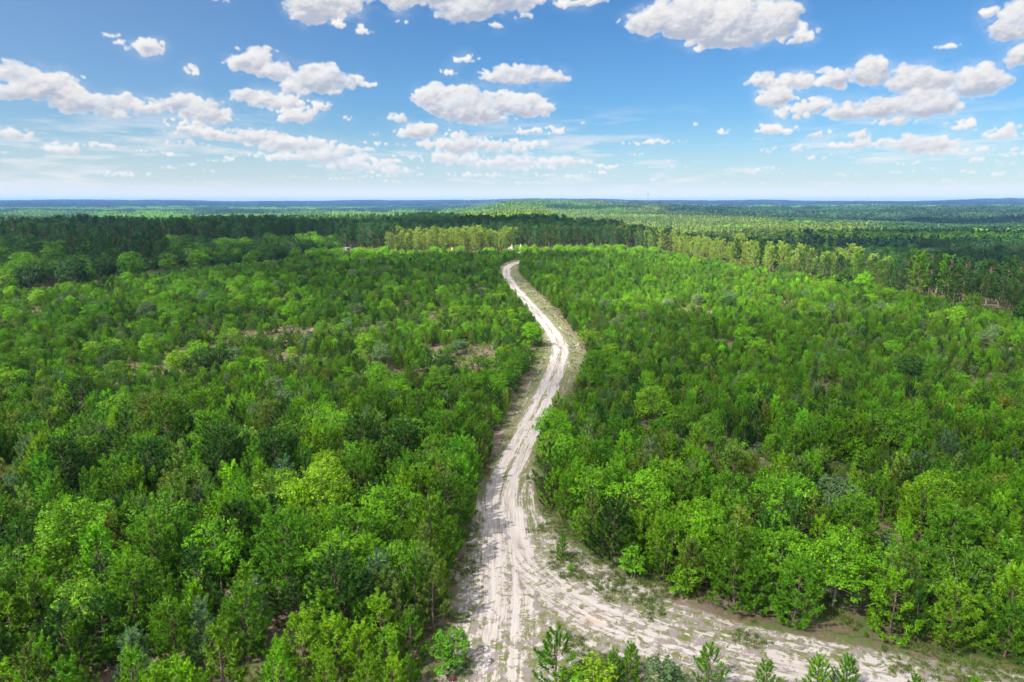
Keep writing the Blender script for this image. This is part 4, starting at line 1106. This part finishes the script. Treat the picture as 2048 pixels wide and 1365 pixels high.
def hut():
    x, y = -71., 297.; g = gz(x, y)
    r = link(bpy.data.objects.new('hunting_hut', None)); r.location = (x, y, g + 1.6); r.rotation_euler = (0, 0, .3)
    props(r, 'small pale grey box hut on legs at the edge of the dark pine wood', 'hut')
    link(bpy.data.objects.new('cabin', box_mesh('cabin', [(0, 0, 2.0, 1.9, 1.8, 1.7, 0), (0, -.905, 2.2, 1.1, .02, .4, 1)], [M_GREYWOOD, bark_material('dark_opening_panel', (.02, .02, .02), (.04, .04, .04))])), r)  # dark plate stands in for the shade inside an opening
    link(bpy.data.objects.new('roof', box_mesh('roof', [(0, 0, 2.92, 2.2, 2.1, .12, 0)], [M_GREYWOOD])), r)
    for i in (-.8, .8):
        for j in (-.75, .75): link(bpy.data.objects.new('leg', box_mesh('leg', [(i, j, -.3, .12, .12, 2.9, 0)], [M_GREYWOOD])), r)
def bank(cx, cy, w, d, h, cols, name, label):
    m, T, o = new_mat(name)
    n = T.noise(T.new('ShaderNodeTexCoord').outputs['Object'], 1.5, 5, .6)
    principled(T, o, T.mix(n, *cols), .9, .1, bump(T, n, .6, .2))
    n_ = 26; X, Y = np.meshgrid(np.linspace(-1, 1, n_), np.linspace(-1, 1, n_)); rr = np.hypot(X, Y)
    Z = h * sst(1 - rr) * (1 + .3 * np.sin(X * 9) * np.cos(Y * 7)) - .15 * sst(rr - .8)
    xx, yy = cx + X * w / 2, cy + Y * d / 2; Z = Z + ground_z(xx, yy) - .05
    idx = np.arange(n_ * n_).reshape(n_, n_); q = np.stack([idx[:-1, :-1], idx[:-1, 1:], idx[1:, 1:], idx[1:, :-1]], -1).reshape(-1, 4)
    ob = link(bpy.data.objects.new(name, mesh_np(name, np.stack([xx.ravel(), yy.ravel(), Z.ravel()], 1), [(q, 0)], [m], smooth=True)))
    props(ob, label, kind='structure')
marker_post(); cell_tower(); hut()
bank(-26.6, 301., 5.5, 6, 3.4, ((.45, .17, .08), (.66, .34, .20)), 'clay_bank', 'orange clay bank showing between far shrubs')
bank(-.5, 318., 5.0, 4, 3.6, ((.62, .52, .44), (.78, .70, .62)), 'sand_heap', 'pale sand heap beyond the far bend')
bank(3.8, 318., 3.2, 3, 3.4, ((.62, .52, .44), (.78, .70, .62)), 'sand_heap', 'pale sand heap beyond the far bend')
# weeds
def tuft(seed, n=26, h=.28, w=.012):
    rng = np.random.default_rng(seed); b = rng.normal(0, .09, (n, 3)) * [1, 1, 0]
    d = unit(rng.normal(0, .55, (n, 3)) * [1, 1, 0] + [0, 0, 1]); s = unit(np.cross(d, rand_dirs(rng, n))) * w
    tip = b + d * (h * rng.uniform(.5, 1.2, (n, 1)))
    V = np.stack([b - s, b + s, tip], 1).reshape(-1, 3)
    return (V, [(np.arange(3 * n).reshape(n, 3), 0)], 'needle'), None
def weeds():
    R3 = np.random.default_rng(9); n = 60000
    P = np.stack([R3.uniform(-16, 48, n), R3.uniform(26, 284, n)], 1)
    # more of them near the camera, where they can be told apart
    P[:n // 2, 1] = R3.uniform(27, 62, n // 2); P[n // 4:n // 2, 0] = R3.uniform(-6, 34, n // 4)
    G = np.stack([R3.uniform(-110, 60, 60000), R3.uniform(60, 210, 60000)], 1); P = np.concatenate([P, G])
    ins = inside(P, CLEAR); dl, _, _ = seg_dist(P, EDGE_L); dr, _, _ = seg_dist(P, EDGE_R); e = np.minimum(dl, dr)
    a, _, _ = seg_dist(P, MAIN); b, _, _ = seg_dist(P, BRANCH); road = np.minimum(a, b * .9)
    k = vnoise(P[:, 0], P[:, 1], 2.6, 20) * .6 + vnoise(P[:, 0], P[:, 1], .9, 21) * .4
    keep = (ins & (road > 1.9) & (k > .53)) | (~ins & (e < 3.5) & (k > .42)) | (ins & (road > 1.2) & (k > .68))
    gap = vnoise(P[:, 0], P[:, 1], 11., 1) * .4 + vnoise(P[:, 0], P[:, 1], 4., 4) * .6
    keep |= ~ins & (gap < .44) & (k > .45)
    P = P[keep]; z = ground_z(P[:, 0], P[:, 1]) + .06; it = []
    for (x, y), z_ in zip(P, z):
        t = [(.10, .17, .03), (.07, .15, .02), (.18, .19, .07)][int(R3.integers(3))]; s = R3.uniform(.5, 1.25)
        it.append([x, y, z_, s, s * R3.uniform(.6, 1.2), int(R3.integers(2)), R3.random() * 6.28, t])
    print('weeds', len(it))
    build_far(it, [tuft(81), tuft(82, 34, .20, .016)], 'grass', 'sparse grass and weeds fringing the sandy track', ['grass', 'grass'])
weeds()

# ------------------------------------------------------------------ labels
ORD = ['first', 'second', 'third', 'fourth', 'fifth', 'sixth', 'seventh', 'eighth', 'ninth', 'tenth', 'eleventh', 'twelfth']
def ordinal(i):
    if i < 12: return ORD[i]
    i += 1; return '%d%s' % (i, 'th' if 10 <= i % 100 <= 20 else {1: 'st', 2: 'nd', 3: 'rd'}.get(i % 10, 'th'))
def describe():
    P = np.array([(p.x, p.y) for _, p in SINGLES]); d, sg, run = seg_dist(P, MAIN)
    noun = {'young_pine': 'young pine', 'pine_tree': 'full pine', 'broadleaf_tree': 'broadleaf tree', 'leafy_bush': 'leafy bush', 'tall_pine': 'bare-stemmed pine'}
    grp = {'young_pine': 'young pines along the track', 'pine_tree': 'full pines in the hollow by the track', 'broadleaf_tree': 'broadleaf trees among the pines',
           'leafy_bush': 'bushes between the young pines', 'tall_pine': 'tall pines at the plantation edge'}
    buckets = {}
    for i, (o, p) in enumerate(SINGLES):
        h = p.kind.H * p.sz; hs = h / p.kind.H
        size = 'low' if hs < .75 else ('large' if hs > 1.08 else 'middling')
        if p.kind is YOUNG and p.v in (3, 5): size = {'low': 'low thin', 'large': 'tall thin'}.get(size, 'thin')
        y = p.y
        sec = ('beside the fork' if y < 37 else 'just past the fork' if y < 50 else 'along the first straight' if y < 66 else 'below the wide bend' if y < 88 else
               'at the wide bend' if y < 125 else 'along the upper curve' if y < 200 else 'near the far bend')
        side = 'branch side' if sg[i] > 0 else 'opposite the branch'
        if p.kind is TALL:
            sec = 'in the tall stand bordering the plantation' if p.x > 30 else ('in the pale stand past the far bend' if -66 < p.x < 8 and p.y > 300 else 'in the far dark wood')
            side = ''
        base = ' '.join(w for w in (size, p.tone, noun[p.kind.name], sec + (',' if side else ''), side) if w)
        buckets.setdefault(base, []).append((float(d[i]) if p.kind is not TALL else math.hypot(p.x, p.y), i))
    for base, l in buckets.items():
        l.sort()
        for k, (_, i) in enumerate(l):
            o, p = SINGLES[i]
            lab = base + (', ' + ordinal(k) + (' from track' if p.kind is not TALL else ' nearest') if len(l) > 1 else '')
            props(o, lab, 'tree' if p.kind in (BROAD,) else ('bush' if p.kind is BUSH else 'pine'), grp[p.kind.name])
describe()
